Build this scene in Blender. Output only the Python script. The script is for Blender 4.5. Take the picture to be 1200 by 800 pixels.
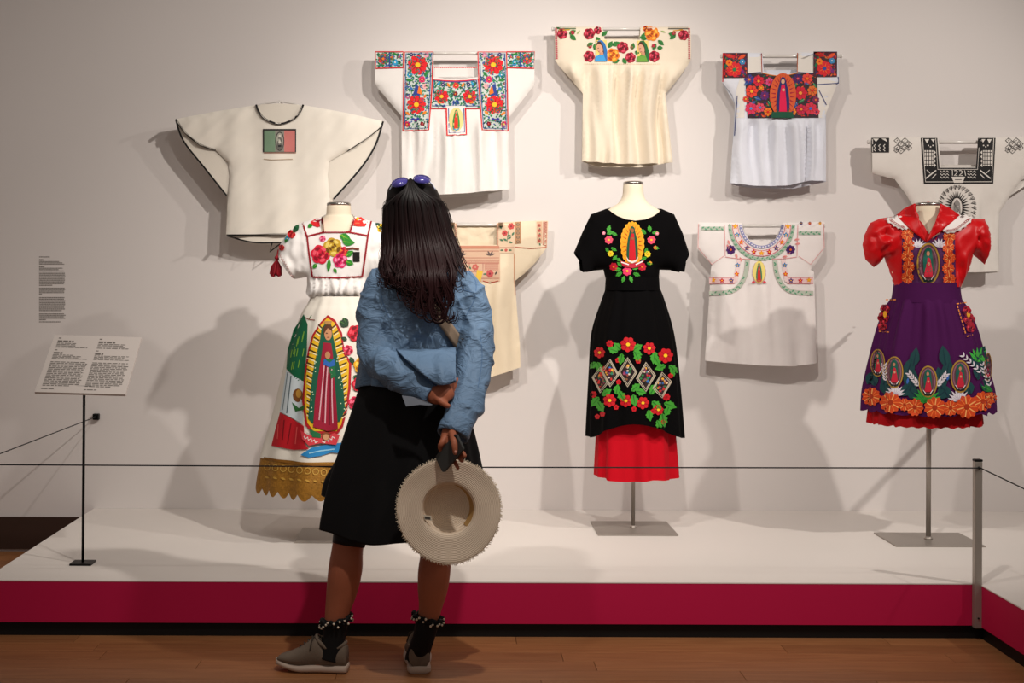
import bpy, bmesh, math, random
import numpy as np
from math import sin, cos, pi, sqrt, radians
from mathutils import Vector as V, Matrix, noise
from mathutils.bvhtree import BVHTree
from mathutils.geometry import delaunay_2d_cdt

for o in list(bpy.data.objects): bpy.data.objects.remove(o)
sc = bpy.context.scene
COL = sc.collection
random.seed(7)

# ------------------------------------------------------------------ camera
F, VPX, VPY, HCAM, ROLL = 1600.0, 525.0, 328.0, 1.31, radians(0.2)
cam_d = bpy.data.cameras.new('camera'); cam = bpy.data.objects.new('camera', cam_d); COL.objects.link(cam)
cam_d.sensor_width = 36.0; cam_d.lens = 36.0*F/1200.0
cam_d.shift_x = (600-VPX)/1200.0; cam_d.shift_y = -(400-VPY)/1200.0
cam_d.clip_start = 0.05
cam.matrix_world = Matrix.Translation((0, 0, HCAM)) @ Matrix.Rotation(pi/2, 4, 'X') @ Matrix.Rotation(ROLL, 4, 'Z')
sc.camera = cam

# ------------------------------------------------------------------ light
sc.view_settings.view_transform = 'Standard'; sc.view_settings.look = 'None'
sc.view_settings.gamma = 1.0; sc.view_settings.use_curve_mapping = False
sc.view_settings.exposure = 0.0
w = bpy.data.worlds.new('gallery_ambient'); sc.world = w; w.use_nodes = True
w.node_tree.nodes['Background'].inputs[0].default_value = (1.0, 0.88, 0.79, 1)
w.node_tree.nodes['Background'].inputs[1].default_value = 0.19

def spot(name, loc, aim, power, size_deg, blend=0.6, radius=0.05, col=(1.0, 0.925, 0.85)):
    ld = bpy.data.lights.new(name, 'SPOT'); ld.energy = power; ld.spot_size = radians(size_deg)
    ld.spot_blend = blend; ld.shadow_soft_size = radius; ld.color = col
    o = bpy.data.objects.new(name, ld); COL.objects.link(o); o.location = loc
    o.rotation_euler = (V(aim)-V(loc)).to_track_quat('-Z', 'Y').to_euler()
    return o
spot('track_spot', (1.55, 3.4, 3.45), (-0.55, 6.4, 1.35), 290, 70, 0.85)
spot('track_spot', (-0.75, 3.4, 3.3), (1.0, 6.4, 1.2), 158, 68, 0.85)
spot('track_spot', (3.7, 3.6, 3.4), (1.5, 6.4, 1.3), 270, 68, 0.85)
spot('track_spot', (0.4, 2.9, 3.6), (0.4, 5.9, 0.5), 195, 74, 0.85)

# ------------------------------------------------------------------ helpers
_c, _s = cos(ROLL), sin(ROLL)
def PX(px, py, d):
    dx, dy = px-VPX, py-VPY
    ux, uy = dx*_c+dy*_s, -dx*_s+dy*_c
    return V((ux*d/F, d, HCAM-uy*d/F))
CAM = V((0, 0, HCAM))

def lin(h):
    h = h.lstrip('#'); out = []
    for i in (0, 2, 4):
        c = int(h[i:i+2], 16)/255.0
        out.append(c/12.92 if c <= 0.04045 else ((c+0.055)/1.055)**2.4)
    return (out[0], out[1], out[2], 1.0)

MATS = {}
def mat(name, hexcol, rough=0.8, metal=0.0, var=0.0, vscale=8.0, bump=0.0, bscale=200.0, spec=0.3, sheen=0.0, stretch=(1, 1, 1), emit=None):
    if name in MATS: return MATS[name]
    m = bpy.data.materials.new(name); m.use_nodes = True
    nt = m.node_tree; b = nt.nodes['Principled BSDF']
    c = lin(hexcol)
    b.inputs['Base Color'].default_value = c; b.inputs['Roughness'].default_value = rough
    b.inputs['Metallic'].default_value = metal; b.inputs['Specular IOR Level'].default_value = spec
    if sheen: b.inputs['Sheen Weight'].default_value = sheen
    tc = mp = None
    if var or bump:
        tc = nt.nodes.new('ShaderNodeTexCoord'); mp = nt.nodes.new('ShaderNodeMapping')
        mp.inputs['Scale'].default_value = stretch
        nt.links.new(tc.outputs['Object'], mp.inputs['Vector'])
    if var:
        n = nt.nodes.new('ShaderNodeTexNoise'); n.inputs['Scale'].default_value = vscale; n.inputs['Detail'].default_value = 4
        r = nt.nodes.new('ShaderNodeMapRange'); r.inputs[1].default_value = 0.25; r.inputs[2].default_value = 0.75
        r.inputs[3].default_value = 1-var; r.inputs[4].default_value = 1+var*0.5
        mx = nt.nodes.new('ShaderNodeMix'); mx.data_type = 'RGBA'; mx.blend_type = 'MULTIPLY'; mx.inputs[0].default_value = 1
        mx.inputs[6].default_value = c
        nt.links.new(mp.outputs[0], n.inputs['Vector']); nt.links.new(n.outputs['Fac'], r.inputs[0])
        nt.links.new(r.outputs[0], mx.inputs[7]); nt.links.new(mx.outputs[2], b.inputs['Base Color'])
    if bump:
        n = nt.nodes.new('ShaderNodeTexNoise'); n.inputs['Scale'].default_value = bscale; n.inputs['Detail'].default_value = 2
        bp = nt.nodes.new('ShaderNodeBump'); bp.inputs['Strength'].default_value = bump; bp.inputs['Distance'].default_value = 0.002
        nt.links.new(mp.outputs[0], n.inputs['Vector']); nt.links.new(n.outputs['Fac'], bp.inputs['Height'])
        nt.links.new(bp.outputs[0], b.inputs['Normal'])
    MATS[name] = m
    return m
def thread(hexcol):
    return mat('thread_'+hexcol.lstrip('#'), hexcol, rough=0.62, bump=0.35, bscale=420, spec=0.25)

def empty(name, loc, label, cat, group=None):
    o = bpy.data.objects.new(name, None); COL.objects.link(o); o.location = loc; o.empty_display_size = 0.05
    o['label'] = label; o['category'] = cat
    if group: o['group'] = group
    return o
def tag(o, label, cat, group=None):
    o['label'] = label; o['category'] = cat
    if group: o['group'] = group
    return o
ROOTLOC = {}
def wloc(o):
    l = V((0, 0, 0))
    while o is not None: l = l+V(o.location); o = o.parent
    return l
def mesh(name, verts, faces, mats, parent=None, smooth=True, midx=None, origin=None, angle=None):
    off = wloc(parent) if parent else V((0, 0, 0))
    if origin is not None: off = V(origin)
    me = bpy.data.meshes.new(name)
    me.from_pydata([tuple(V(v)-off) for v in verts], [], [tuple(f) for f in faces])
    if not isinstance(mats, (list, tuple)): mats = [mats]
    for m in mats: me.materials.append(m)
    if midx is not None: me.polygons.foreach_set('material_index', midx)
    if smooth:
        me.polygons.foreach_set('use_smooth', [True]*len(me.polygons))
        if angle: me.set_sharp_from_angle(angle=radians(angle))
    me.update()
    o = bpy.data.objects.new(name, me); COL.objects.link(o)
    if parent: o.parent = parent; 
    if origin is not None:
        o.location = V(origin)-(wloc(parent) if parent else V((0, 0, 0)))
    return o

# --- geometry accumulators (vertex list, face list)
class G:
    def __init__(s): s.v = []; s.f = []; s.m = []
    def add(s, vs, fs, mi=0):
        n = len(s.v); s.v += [V(p) for p in vs]; s.f += [tuple(i+n for i in f) for f in fs]; s.m += [mi]*len(fs)
        return s
    def box(s, lo, hi, mi=0, bev=0.0):
        lo, hi = V(lo), V(hi)
        if bev <= 0:
            vs = [(x, y, z) for x in (lo.x, hi.x) for y in (lo.y, hi.y) for z in (lo.z, hi.z)]
            return s.add(vs, [(0, 1, 3, 2), (4, 6, 7, 5), (0, 4, 5, 1), (2, 3, 7, 6), (0, 2, 6, 4), (1, 5, 7, 3)], mi)
        bm = bmesh.new(); bmesh.ops.create_cube(bm, size=1)
        for q in bm.verts: q.co = V((lo[i]+(q.co[i]+.5)*(hi[i]-lo[i]) for i in range(3)))
        bmesh.ops.bevel(bm, geom=bm.edges[:], offset=bev, segments=2, affect='EDGES', profile=0.5)
        bm.verts.index_update()
        vs = [q.co.copy() for q in bm.verts]; fs = [[q.index for q in f.verts] for f in bm.faces]; bm.free()
        return s.add(vs, fs, mi)
    def tube(s, pts, rad, n=10, mi=0, flat=None, up=None, capround=True):
        pts = [V(p) for p in pts]; k = len(pts)
        if not isinstance(rad, (list, tuple)): rad = [rad]*k
        tan = []
        for i in range(k):
            t = pts[min(i+1, k-1)]-pts[max(i-1, 0)]
            tan.append(t.normalized() if t.length > 1e-9 else V((0, 0, 1)))
        if up is None: up = V((0, -1, 0)) if abs(tan[0].y) < 0.9 else V((1, 0, 0))
        else: up = V(up)
        nrm = (up-tan[0]*up.dot(tan[0])).normalized()
        base = len(s.v); rings = []
        P, R, T, N = list(pts), list(rad), list(tan), []
        for i in range(k):
            nrm = (nrm-tan[i]*nrm.dot(tan[i]))
            nrm = nrm.normalized() if nrm.length > 1e-6 else V((1, 0, 0))
            N.append(nrm.copy())
        seq = []
        rr = lambda r: r if isinstance(r, (tuple, list)) else (r, r*(flat if flat else 1.0))
        if capround:
            a, b = rr(R[0]); m = min(a, b)
            for q in (1.45, 0.9, 0.45): seq.append((P[0]-T[0]*m*sin(q), (a*cos(q), b*cos(q)), T[0], N[0]))
        for i in range(k): seq.append((P[i], rr(R[i]), T[i], N[i]))
        if capround:
            a, b = rr(R[-1]); m = min(a, b)
            for q in (0.45, 0.9, 1.45): seq.append((P[-1]+T[-1]*m*sin(q), (a*cos(q), b*cos(q)), T[-1], N[-1]))
        vs = []; fs = []
        for p, (a, b), t, nn in seq:
            bb = t.cross(nn)
            for j in range(n):
                q = 2*pi*j/n
                vs.append(p+bb*(a*cos(q))+nn*(b*sin(q)))
        L = len(seq)
        for i in range(L-1):
            for j in range(n):
                fs.append((i*n+j, i*n+(j+1) % n, (i+1)*n+(j+1) % n, (i+1)*n+j))
        fs.append(tuple(range(n))[::-1]); fs.append(tuple((L-1)*n+j for j in range(n)))
        return s.add(vs, fs, mi)
    def ball(s, c, r, n=12, m=8, mi=0):
        c = V(c); r = r if isinstance(r, (tuple, list, V)) else (r, r, r)
        vs = [c+V((0, 0, r[2]))]; fs = []
        for i in range(1, m):
            a = pi*i/m
            for j in range(n):
                q = 2*pi*j/n; vs.append(c+V((r[0]*sin(a)*cos(q), r[1]*sin(a)*sin(q), r[2]*cos(a))))
        vs.append(c-V((0, 0, r[2])))
        for j in range(n): fs.append((0, 1+j, 1+(j+1) % n))
        for i in range(m-2):
            for j in range(n):
                a = 1+i*n+j; b = 1+i*n+(j+1) % n; fs.append((a, a+n, b+n, b))
        e = len(vs)-1; k = 1+(m-2)*n
        for j in range(n): fs.append((k+j, e, k+(j+1) % n))
        return s.add(vs, fs, mi)
    def lathe(s, c, prof, n=24, mi=0):   # prof: (r,z) about vertical axis
        c = V(c); vs = []; fs = []
        for r, z in prof:
            for j in range(n):
                q = 2*pi*j/n; vs.append(c+V((r*cos(q), r*sin(q), z)))
        for i in range(len(prof)-1):
            for j in range(n): fs.append((i*n+j, i*n+(j+1) % n, (i+1)*n+(j+1) % n, (i+1)*n+j))
        fs.append(tuple(range(n))[::-1]); fs.append(tuple((len(prof)-1)*n+j for j in range(n)))
        return s.add(vs, fs, mi)
    def loft(s, rings, mi=0, cap=True):   # list of equal-length rings
        n = len(rings[0]); vs = [p for r in rings for p in r]; fs = []
        for i in range(len(rings)-1):
            for j in range(n): fs.append((i*n+j, i*n+(j+1) % n, (i+1)*n+(j+1) % n, (i+1)*n+j))
        if cap: fs.append(tuple(range(n))[::-1]); fs.append(tuple((len(rings)-1)*n+j for j in range(n)))
        return s.add(vs, fs, mi)
    def build(s, name, mats, parent=None, smooth=True, origin=None, angle=None):
        return mesh(name, s.v, s.f, mats, parent, smooth, s.m if isinstance(mats, (list, tuple)) else None, origin, angle)

def catmull(pts, sub):
    pts = [np.array(p, float) for p in pts]; out = []
    for i in range(len(pts)-1):
        p0 = pts[max(i-1, 0)]; p1 = pts[i]; p2 = pts[i+1]; p3 = pts[min(i+2, len(pts)-1)]
        for k in range(sub):
            t = k/sub
            out.append(0.5*((2*p1)+(-p0+p2)*t+(2*p0-5*p1+4*p2-p3)*t*t+(-p0+3*p1-3*p2+p3)*t**3))
    out.append(pts[-1]); return out

def smooth01(a, b, x):
    t = min(1.0, max(0.0, (x-a)/(b-a))); return t*t*(3-2*t)

# --- 2D polygon triangulation
def inside(poly, pts):
    x, y = pts[:, 0], pts[:, 1]; r = np.zeros(len(pts), bool); n = len(poly)
    for i in range(n):
        x1, y1 = poly[i]; x2, y2 = poly[(i+1) % n]
        if y1 == y2: continue
        c = ((y1 > y) != (y2 > y)) & (x < (x2-x1)*(y-y1)/(y2-y1)+x1)
        r ^= c
    return r
def bdist(poly, pts):
    d = np.full(len(pts), 1e9); n = len(poly)
    for i in range(n):
        a = np.array(poly[i]); b = np.array(poly[(i+1) % n]); ab = b-a; L = (ab@ab) or 1e-12
        t = np.clip(((pts-a)@ab)/L, 0, 1); q = a+t[:, None]*ab
        d = np.minimum(d, np.hypot(*(pts-q).T))
    return d
def triangulate(poly, step, opens=()):
    """returns pts, tris, closed flag per vertex; opens = indices of open segments"""
    B = []; closed = []
    n = len(poly)
    segop = [i in opens for i in range(n)]
    for i in range(n):
        a = np.array(poly[i], float); b = np.array(poly[(i+1) % n], float)
        k = max(1, int(round(np.hypot(*(b-a))/step)))
        for j in range(k):
            B.append(tuple(a+(b-a)*j/k))
            closed.append(not segop[i] if j else not (segop[i] and segop[i-1]))
    xs = [p[0] for p in B]; ys = [p[1] for p in B]
    I = []
    y = min(ys)+step*.5; row = 0
    while y < max(ys):
        x = min(xs)+(step*.5 if row % 2 else 0)
        while x < max(xs): I.append((x, y)); x += step
        y += step*.87; row += 1
    if I:
        I = np.array(I); I = I[inside(B, I)]
        if len(I): I = I[bdist(B, I) > step*.5]
        I = [tuple(p) for p in I]
    nb = len(B)
    res = delaunay_2d_cdt([V(p) for p in B+I], [(i, (i+1) % nb) for i in range(nb)], [], 1, 1e-6)
    vs = np.array([tuple(p) for p in res[0]]); tris = [tuple(f) for f in res[2]]
    cl = np.zeros(len(vs), bool)
    for i, og in enumerate(res[3]):
        for k in og:
            if k < nb and closed[k]: cl[i] = True
    return vs, tris, cl

def screened(vs, tris, cl, lam, step, iters=260):
    n = len(vs); E = set()
    for f in tris:
        for i in range(len(f)):
            a, b = f[i], f[(i+1) % len(f)]; E.add((min(a, b), max(a, b)))
    E = np.array(list(E)); a, b = E[:, 0], E[:, 1]
    deg = np.bincount(np.concatenate([a, b]), minlength=n).astype(float); deg[deg == 0] = 1
    k = (lam/step)**2*4.0
    u = np.where(cl, 0.0, 0.5)
    for _ in range(iters):
        s = np.bincount(a, weights=u[b], minlength=n)+np.bincount(b, weights=u[a], minlength=n)
        u = (k*s/deg+1)/(k+1); u[cl] = 0
    return u

SURF = {}      # garment root -> list of (verts, faces) for draping embroidery
def sheet(poly, opens, d, T, lam, step, extra=None, sign=-1, power=0.5):
    vs, tris, cl = triangulate(poly, step, opens)
    u = screened(vs, tris, cl, lam, step)
    out = []
    for (x, y), q in zip(vs, u):
        h = T*max(q, 0)**power
        if extra: h += extra(x, y)*min(1.0, q*2.2)
        p = PX(x, y, d); p.y += sign*h; out.append(p)
    fs = []
    for f in tris:
        a, b, c = (out[i] for i in f[:3])
        nrm = (b-a).cross(c-a)
        fs.append(f if nrm.y*sign > 0 else tuple(reversed(f)))
    return out, fs
def reg(root, vs, fs):
    SURF.setdefault(root.name, []).append((vs, fs))
_bv = {}
def bvh(root):
    key = (root.name, len(SURF[root.name]))
    if key not in _bv:
        A, B = [], []
        for vs, fs in SURF[root.name]:
            n = len(A); A += vs; B += [tuple(i+n for i in f) for f in fs]
        _bv[key] = BVHTree.FromPolygons(A, B)
    return _bv[key]

def decal(root, name, shapes, step=4.0, base=0.0022, lay=0.0009, parent=None):
    """shapes: list of (polygon px, hex colour, layer). Thread worked onto the cloth of root."""
    bv = bvh(root); vv = []; ff = []; mi = []; cols = []
    last = None
    for poly, c, L in shapes:
        if c not in cols: cols.append(c)
        xs = [p[0] for p in poly]; ys = [p[1] for p in poly]
        if len(poly) < 3: continue
        ext = max(max(xs)-min(xs), max(ys)-min(ys))
        st = step if ext > step*1.5 else 99
        vs, tris, _ = triangulate(poly, st)
        n0 = len(vv)
        for x, y in vs:
            dr = (PX(x, y, 1.0)-CAM).normalized()
            hit = bv.ray_cast(CAM, dr)
            if hit[0] is None:
                q = last if last else 6.4
                p = PX(x, y, q)
            else:
                p = hit[0]; last = p.y
            vv.append(p-dr*(base+lay*L))
        for f in tris:
            a, b, cc = (vv[n0+i] for i in f[:3])
            nrm = (b-a).cross(cc-a)
            f2 = f if nrm.y < 0 else tuple(reversed(f))
            ff.append(tuple(n0+i for i in f2)); mi.append(cols.index(c))
    if not ff: return None
    return mesh(name, vv, ff, [thread(c) for c in cols], parent or root, smooth=True, midx=mi)

# --- embroidery motifs, all as lists of (polygon, colour, layer)
def ell(cx, cy, rx, ry, n=14, rot=0.0):
    c, s = cos(rot), sin(rot)
    return [(cx+rx*cos(2*pi*i/n)*c-ry*sin(2*pi*i/n)*s, cy+rx*cos(2*pi*i/n)*s+ry*sin(2*pi*i/n)*c) for i in range(n)]
def rosette(cx, cy, r, n, depth=0.25, rot=0.0, sq=1.0, pts=5):
    out = []
    for i in range(n*pts):
        a = 2*pi*i/(n*pts)
        q = r*(1-depth+depth*abs(sin(n*a/2)))
        out.append((cx+q*cos(a+rot), cy+q*sin(a+rot)*sq))
    return out
def flower(cx, cy, r, col, ctr, n=8, col2=None, rot=0.3, sq=1.0, L=1):
    S = [(rosette(cx, cy, r, n, .2, rot, sq), col, L)]
    if col2:
        for i in range(n):
            a = rot+2*pi*(i)/n
            S.append(([(cx+r*.85*cos(a), cy+r*.85*sin(a)*sq), (cx+r*.3*cos(a+.22), cy+r*.3*sin(a+.22)*sq), (cx+r*.3*cos(a-.22), cy+r*.3*sin(a-.22)*sq)], col2, L+1))
    S.append((ell(cx, cy, r*.26, r*.24*sq, 8), ctr, L+2))
    return S
def star(cx, cy, r, col, ctr, n=5, rot=-pi/2, L=1):
    p = []
    for i in range(2*n):
        q = r if i % 2 == 0 else r*.5
        p.append((cx+q*cos(rot+pi*i/n), cy+q*sin(rot+pi*i/n)))
    return [(p, col, L), (ell(cx, cy, r*.25, r*.25, 6), ctr, L+1)]
def rose(cx, cy, r, base, light, dark, seed=0, L=1):
    R = random.Random(seed); S = [(rosette(cx, cy, r, 6, .14, R.random()*3), base, L)]
    for i in range(6):
        a = i*pi/3+R.random()*.5
        q = ell(cx+r*.62*cos(a), cy+r*.62*sin(a), r*.3, r*.17, 9, a+pi/2)
        S.append((q, light if i % 2 else dark, L+1))
    for i in range(4):
        a = i*pi/2+R.random()
        S.append((ell(cx+r*.3*cos(a), cy+r*.3*sin(a), r*.22, r*.1, 8, a+pi/2), dark if i % 2 else light, L+2))
    S.append((ell(cx, cy, r*.16, r*.14, 7), dark, L+3))
    return S
def leaf(cx, cy, l, w, ang, col, vein=None, L=1, jag=0):
    a = radians(ang); c, s = cos(a), sin(a); P = []
    prof = [(0, 0), (.18, .62), (.4, 1), (.65, .82), (.85, .4), (1, 0)]
    if jag: prof = [(0, 0), (.15, .6), (.25, .5), (.4, 1), (.5, .72), (.65, .85), (.75, .45), (1, 0)]
    for t, q in prof: P.append((t*l, q*w/2))
    for t, q in prof[-2:0:-1]: P.append((t*l, -q*w/2))
    f = lambda x, y: (cx+x*c-y*s, cy+x*s+y*c)
    S = [([f(*p) for p in P], col, L)]
    if vein: S.append(([f(l*.08, -.06*w), f(l*.9, 0), f(l*.08, .06*w)], vein, L+1))
    return S
def line(pts, wd, col, L=1, closed=False):
    P = [np.array(p, float) for p in pts]; n = len(P); S = []
    A, B = [], []
    for i in range(n):
        if closed: t = P[(i+1) % n]-P[i-1]
        else: t = P[min(i+1, n-1)]-P[max(i-1, 0)]
        t = t/(np.hypot(*t) or 1); nn = np.array([-t[1], t[0]])*wd/2
        A.append(P[i]+nn); B.append(P[i]-nn)
    rng = range(n if closed else n-1)
    for i in rng:
        j = (i+1) % n
        S.append(([tuple(A[i]), tuple(A[j]), tuple(B[j]), tuple(B[i])], col, L))
    return S
def zigzag(p0, p1, amp, per, wd, col, L=1):
    p0, p1 = np.array(p0, float), np.array(p1, float); d = np.hypot(*(p1-p0)); n = max(2, int(d/per*2))
    t = (p1-p0)/d; nn = np.array([-t[1], t[0]])
    return line([tuple(p0+(p1-p0)*i/n+nn*amp*(1 if i % 2 else -1)) for i in range(n+1)], wd, col, L)
def dashes(p0, p1, ln, gap, wd, col, L=1):
    p0, p1 = np.array(p0, float), np.array(p1, float); d = np.hypot(*(p1-p0)); t = (p1-p0)/d; S = []; q = 0
    while q+ln <= d+.01:
        S += line([tuple(p0+t*q), tuple(p0+t*(q+ln))], wd, col, L); q += ln+gap
    return S
def rect(x0, y0, x1, y1): return [(x0, y0), (x1, y0), (x1, y1), (x0, y1)]
def figure(cx, cy, w, h, mand='#e8b020', rays='#8a4a10', cloak='#0e5a48', gown='#b01830', skin='#b97a55', edge=None, crescent='#2a1a14', lean=0.0, L=1, wings=None, rayn=22):
    """robed, veiled figure standing in an oval of rays"""
    S = []
    if edge: S.append((rosette(cx, cy, h/2*1.06, 22, .06, 0, 1, 3), edge, L)); S[-1] = ([(cx+(x-cx)*w/h, y) for x, y in S[-1][0]], edge, L)
    if mand: S.append((ell(cx, cy, w/2, h/2, 28), mand, L+1))
    if rays:
        for i in range(rayn):
            a = 2*pi*i/rayn+.1; c, s = cos(a), sin(a)
            S.append(([(cx+w*.47*c, cy+h*.48*s), (cx+w*.28*cos(a+.05), cy+h*.34*sin(a+.05)), (cx+w*.28*cos(a-.05), cy+h*.34*sin(a-.05))], rays, L+2))
    X = lambda x: cx+x*w; Y = lambda y: cy+y*h
    P = lambda pts: [(X(x), Y(y)) for x, y in pts]
    S.append((P([(0, -.42), (.09, -.38), (.13, -.28), (.2, -.12), (.24, .08), (.25, .28), (.2, .36), (-.18, .36), (-.25, .28), (-.24, .08), (-.19, -.12), (-.12, -.28), (-.08, -.38)]), cloak, L+3))
    S.append((P([(-.05, -.24), (.07, -.24), (.1, -.05), (.13, .15), (.15, .37), (-.14, .37), (-.13, .15), (-.11, -.05)]), gown, L+4))
    S.append((ell(X(.0), Y(-.31), w*.07, h*.055, 10), skin, L+4))
    S.append((ell(X(.02), Y(-.12), w*.06, h*.035, 8), skin, L+5))
    S.append((P([(-.26, .3), (-.15, .38), (0, .41), (.15, .38), (.26, .3), (.2, .41), (0, .46), (-.2, .41)]), crescent, L+5))
    if wings:
        S.append((P([(-.3, .36), (-.08, .43), (-.08, .48), (-.22, .46)]), wings, L+6)); S.append((P([(.3, .36), (.08, .43), (.08, .48), (.22, .46)]), wings, L+6))
        S.append((ell(X(0), Y(.44), w*.06, h*.035, 8), skin, L+6))
    return S

def remesh(g, voxel, iters=6, fac=0.5):
    me = bpy.data.meshes.new('tmp'); me.from_pydata([tuple(v) for v in g.v], [], g.f); me.update()
    o = bpy.data.objects.new('tmp', me); COL.objects.link(o)
    m = o.modifiers.new('r', 'REMESH'); m.mode = 'VOXEL'; m.voxel_size = voxel
    if iters:
        s = o.modifiers.new('s', 'SMOOTH'); s.iterations = iters; s.factor = fac
    dg = bpy.context.evaluated_depsgraph_get(); ev = o.evaluated_get(dg); em = ev.to_mesh()
    vs = [v.co.copy() for v in em.vertices]; fs = [tuple(p.vertices) for p in em.polygons]
    nr = [v.normal.copy() for v in em.vertices]
    ev.to_mesh_clear(); bpy.data.objects.remove(o); bpy.data.meshes.remove(me)
    return vs, fs, nr
# ------------------------------------------------------------------ structure
YW = 6.57; YP = 5.0; HP = 0.206; XL = -1.70; XR = 1.947
wall_m = mat('wall_paint', '#e2dcd9', 0.9, var=0.02, vscale=1.5, bump=0.05, bscale=90)
ob = G().box((-5, YW, 0.0), (5, YW+0.15, 4.2)).build('wall_back', wall_m, smooth=False); ob['kind'] = 'structure'
bb_m = mat('dark_baseboard', '#3a271f', 0.6)
g = G().box((-5, YW-0.018, 0.012), (XL-0.004, YW-0.0005, 0.165))
ob = g.build('baseboard_back', bb_m, smooth=False); ob['kind'] = 'structure'

# wooden floor: slab plus planks
def wood():
    m = bpy.data.materials.new('floor_wood'); m.use_nodes = True; nt = m.node_tree; b = nt.nodes['Principled BSDF']
    tc = nt.nodes.new('ShaderNodeTexCoord'); oi = nt.nodes.new('ShaderNodeObjectInfo')
    ad = nt.nodes.new('ShaderNodeVectorMath'); ad.operation = 'ADD'
    ml = nt.nodes.new('ShaderNodeMath'); ml.operation = 'MULTIPLY'; ml.inputs[1].default_value = 37.0
    mp = nt.nodes.new('ShaderNodeMapping'); mp.inputs['Scale'].default_value = (1.1, 16, 16)
    n = nt.nodes.new('ShaderNodeTexNoise'); n.inputs['Scale'].default_value = 3.2; n.inputs['Detail'].default_value = 7; n.inputs['Distortion'].default_value = 0.6
    cr = nt.nodes.new('ShaderNodeValToRGB')
    cr.color_ramp.elements[0].position = .25; cr.color_ramp.elements[0].color = lin('#8a5936')
    cr.color_ramp.elements[1].position = .8; cr.color_ramp.elements[1].color = lin('#a8744a')
    hs = nt.nodes.new('ShaderNodeHueSaturation')
    mr = nt.nodes.new('ShaderNodeMapRange'); mr.inputs[3].default_value = 0.9; mr.inputs[4].default_value = 1.1
    L = nt.links.new
    L(oi.outputs['Random'], ml.inputs[0]); L(tc.outputs['Object'], ad.inputs[0]); L(ml.outputs[0], ad.inputs[1])
    L(ad.outputs[0], mp.inputs['Vector']); L(mp.outputs[0], n.inputs['Vector']); L(n.outputs['Fac'], cr.inputs[0])
    L(oi.outputs['Random'], mr.inputs[0]); L(mr.outputs[0], hs.inputs['Value']); L(cr.outputs[0], hs.inputs['Color']); L(hs.outputs[0], b.inputs['Base Color'])
    b.inputs['Roughness'].default_value = 0.42; b.inputs['Specular IOR Level'].default_value = 0.35
    return m
wm = wood()
fl = G().box((-5, -1.5, -0.06), (5, YW, -0.012)).build('floor', wm, smooth=False); fl['kind'] = 'structure'
PWID = 0.11; plank_me = {}
for r in range(int(3.0/PWID)+2):
    y0 = YW-(r+1)*PWID
    if y0 < 3.5: break
    x = -3.1-random.random()*1.2
    while x < 3.2:
        Lp = random.choice((1.1, 1.35, 1.6))
        hidden = (y0 > YP+0.1 and x > XL+0.1) or (x > XR+0.15 and y0 > 3.6)
        if not hidden and x+Lp < 4.5:
            if Lp not in plank_me:
                t = G().box((0, 0, 0), (Lp-0.0015, PWID-0.0012, 0.012), bev=0.0009).build('plank', wm, smooth=False)
                plank_me[Lp] = t.data; COL.objects.unlink(t); bpy.data.objects.remove(t)
            o = bpy.data.objects.new('plank', plank_me[Lp]); COL.objects.link(o); o.parent = fl; o.location = (x, y0, -0.012)
        x += Lp

# display platform
pl = empty('display_platform', (0.1, YP, 0), 'low white display platform with a magenta front edge and black recessed kick', 'platform')
top_m = mat('platform_top_white', '#e6dfd9', 0.55, var=0.02, vscale=2)
pink_m = mat('platform_magenta', '#bd0c46', 0.7, var=0.03, vscale=2)
blk_m = mat('kick_black', '#0a0909', 0.6)
def Lshape(y0, inset, z0, z1, name, m):
    yf = YP+inset; xr = XR+inset; xl = XL+inset
    out = [(xl, YW-.001), (xl, yf), (xr, yf), (xr, 3.2), (3.6, 3.2), (3.6, YW-.001)]
    vs = [(x, y, z0) for x, y in out]+[(x, y, z1) for x, y in out]
    n = len(out); fs = [(i, (i+1) % n, n+(i+1) % n, n+i) for i in range(n)]+[tuple(range(n))[::-1], tuple(n+i for i in range(n))]
    return mesh(name, vs, fs, m, pl, smooth=False)
Lshape(0, 0.0, HP-0.004, HP, 'platform_top', top_m)
Lshape(0, 0.0012, 0.052, HP-0.004, 'fascia', pink_m)
Lshape(0, 0.018, 0.0, 0.052, 'kick_board', blk_m)

# barrier: post and cords
steel = mat('brushed_steel', '#a59d95', 0.4, 0.55, var=0.05, vscale=30, bump=0.1, bscale=60, stretch=(20, 20, 1))
dark = mat('black_metal', '#0b0b0c', 0.45, 0.3)
pr = PX(1145, 690, YP-0.014)
zt = 0.655; zc = zt-0.022
bar = empty('rope_barrier', (pr.x, YP-0.014, 0.048), 'low barrier of thin black cord on square steel posts around the platform', 'barrier')
cord_m = mat('cord_black', '#15151a', 0.6)
lp = V((XL-0.03, YP-0.014, zc))
for xx in (pr.x, lp.x):
    po = G().box((xx-0.0135, YP-0.0275, 0.048), (xx+0.0135, YP-0.001, zt), bev=0.002).build('post', steel, bar, smooth=False)
    G().box((xx-0.0145, YP-0.0285, zt), (xx+0.0145, YP-0.0005, zt+0.008), bev=0.002).build('cap', dark, po, smooth=False)
    G().tube([(xx, YP-0.0305, 0.085), (xx, YP-0.0275, 0.085)], 0.0035, 8).build('screw', dark, po)
    G().tube([(xx, YP-0.0335, zc), (xx, YP-0.0275, zc)], 0.0055, 8).build('eyelet', dark, po)
G().tube([(pr.x, YP-0.033, zc), (0.1, YP-0.03, zc-0.004), (lp.x, YP-.033, zc)], 0.0024, 8).build('cord', cord_m, bar)
pB = PX(1262, 602, 4.35)
G().tube([(pr.x+.004, YP-0.033, zc), tuple(pB)], 0.0024, 8).build('cord', cord_m, bar)
an = PX(113, 488, YW-0.012)
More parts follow.
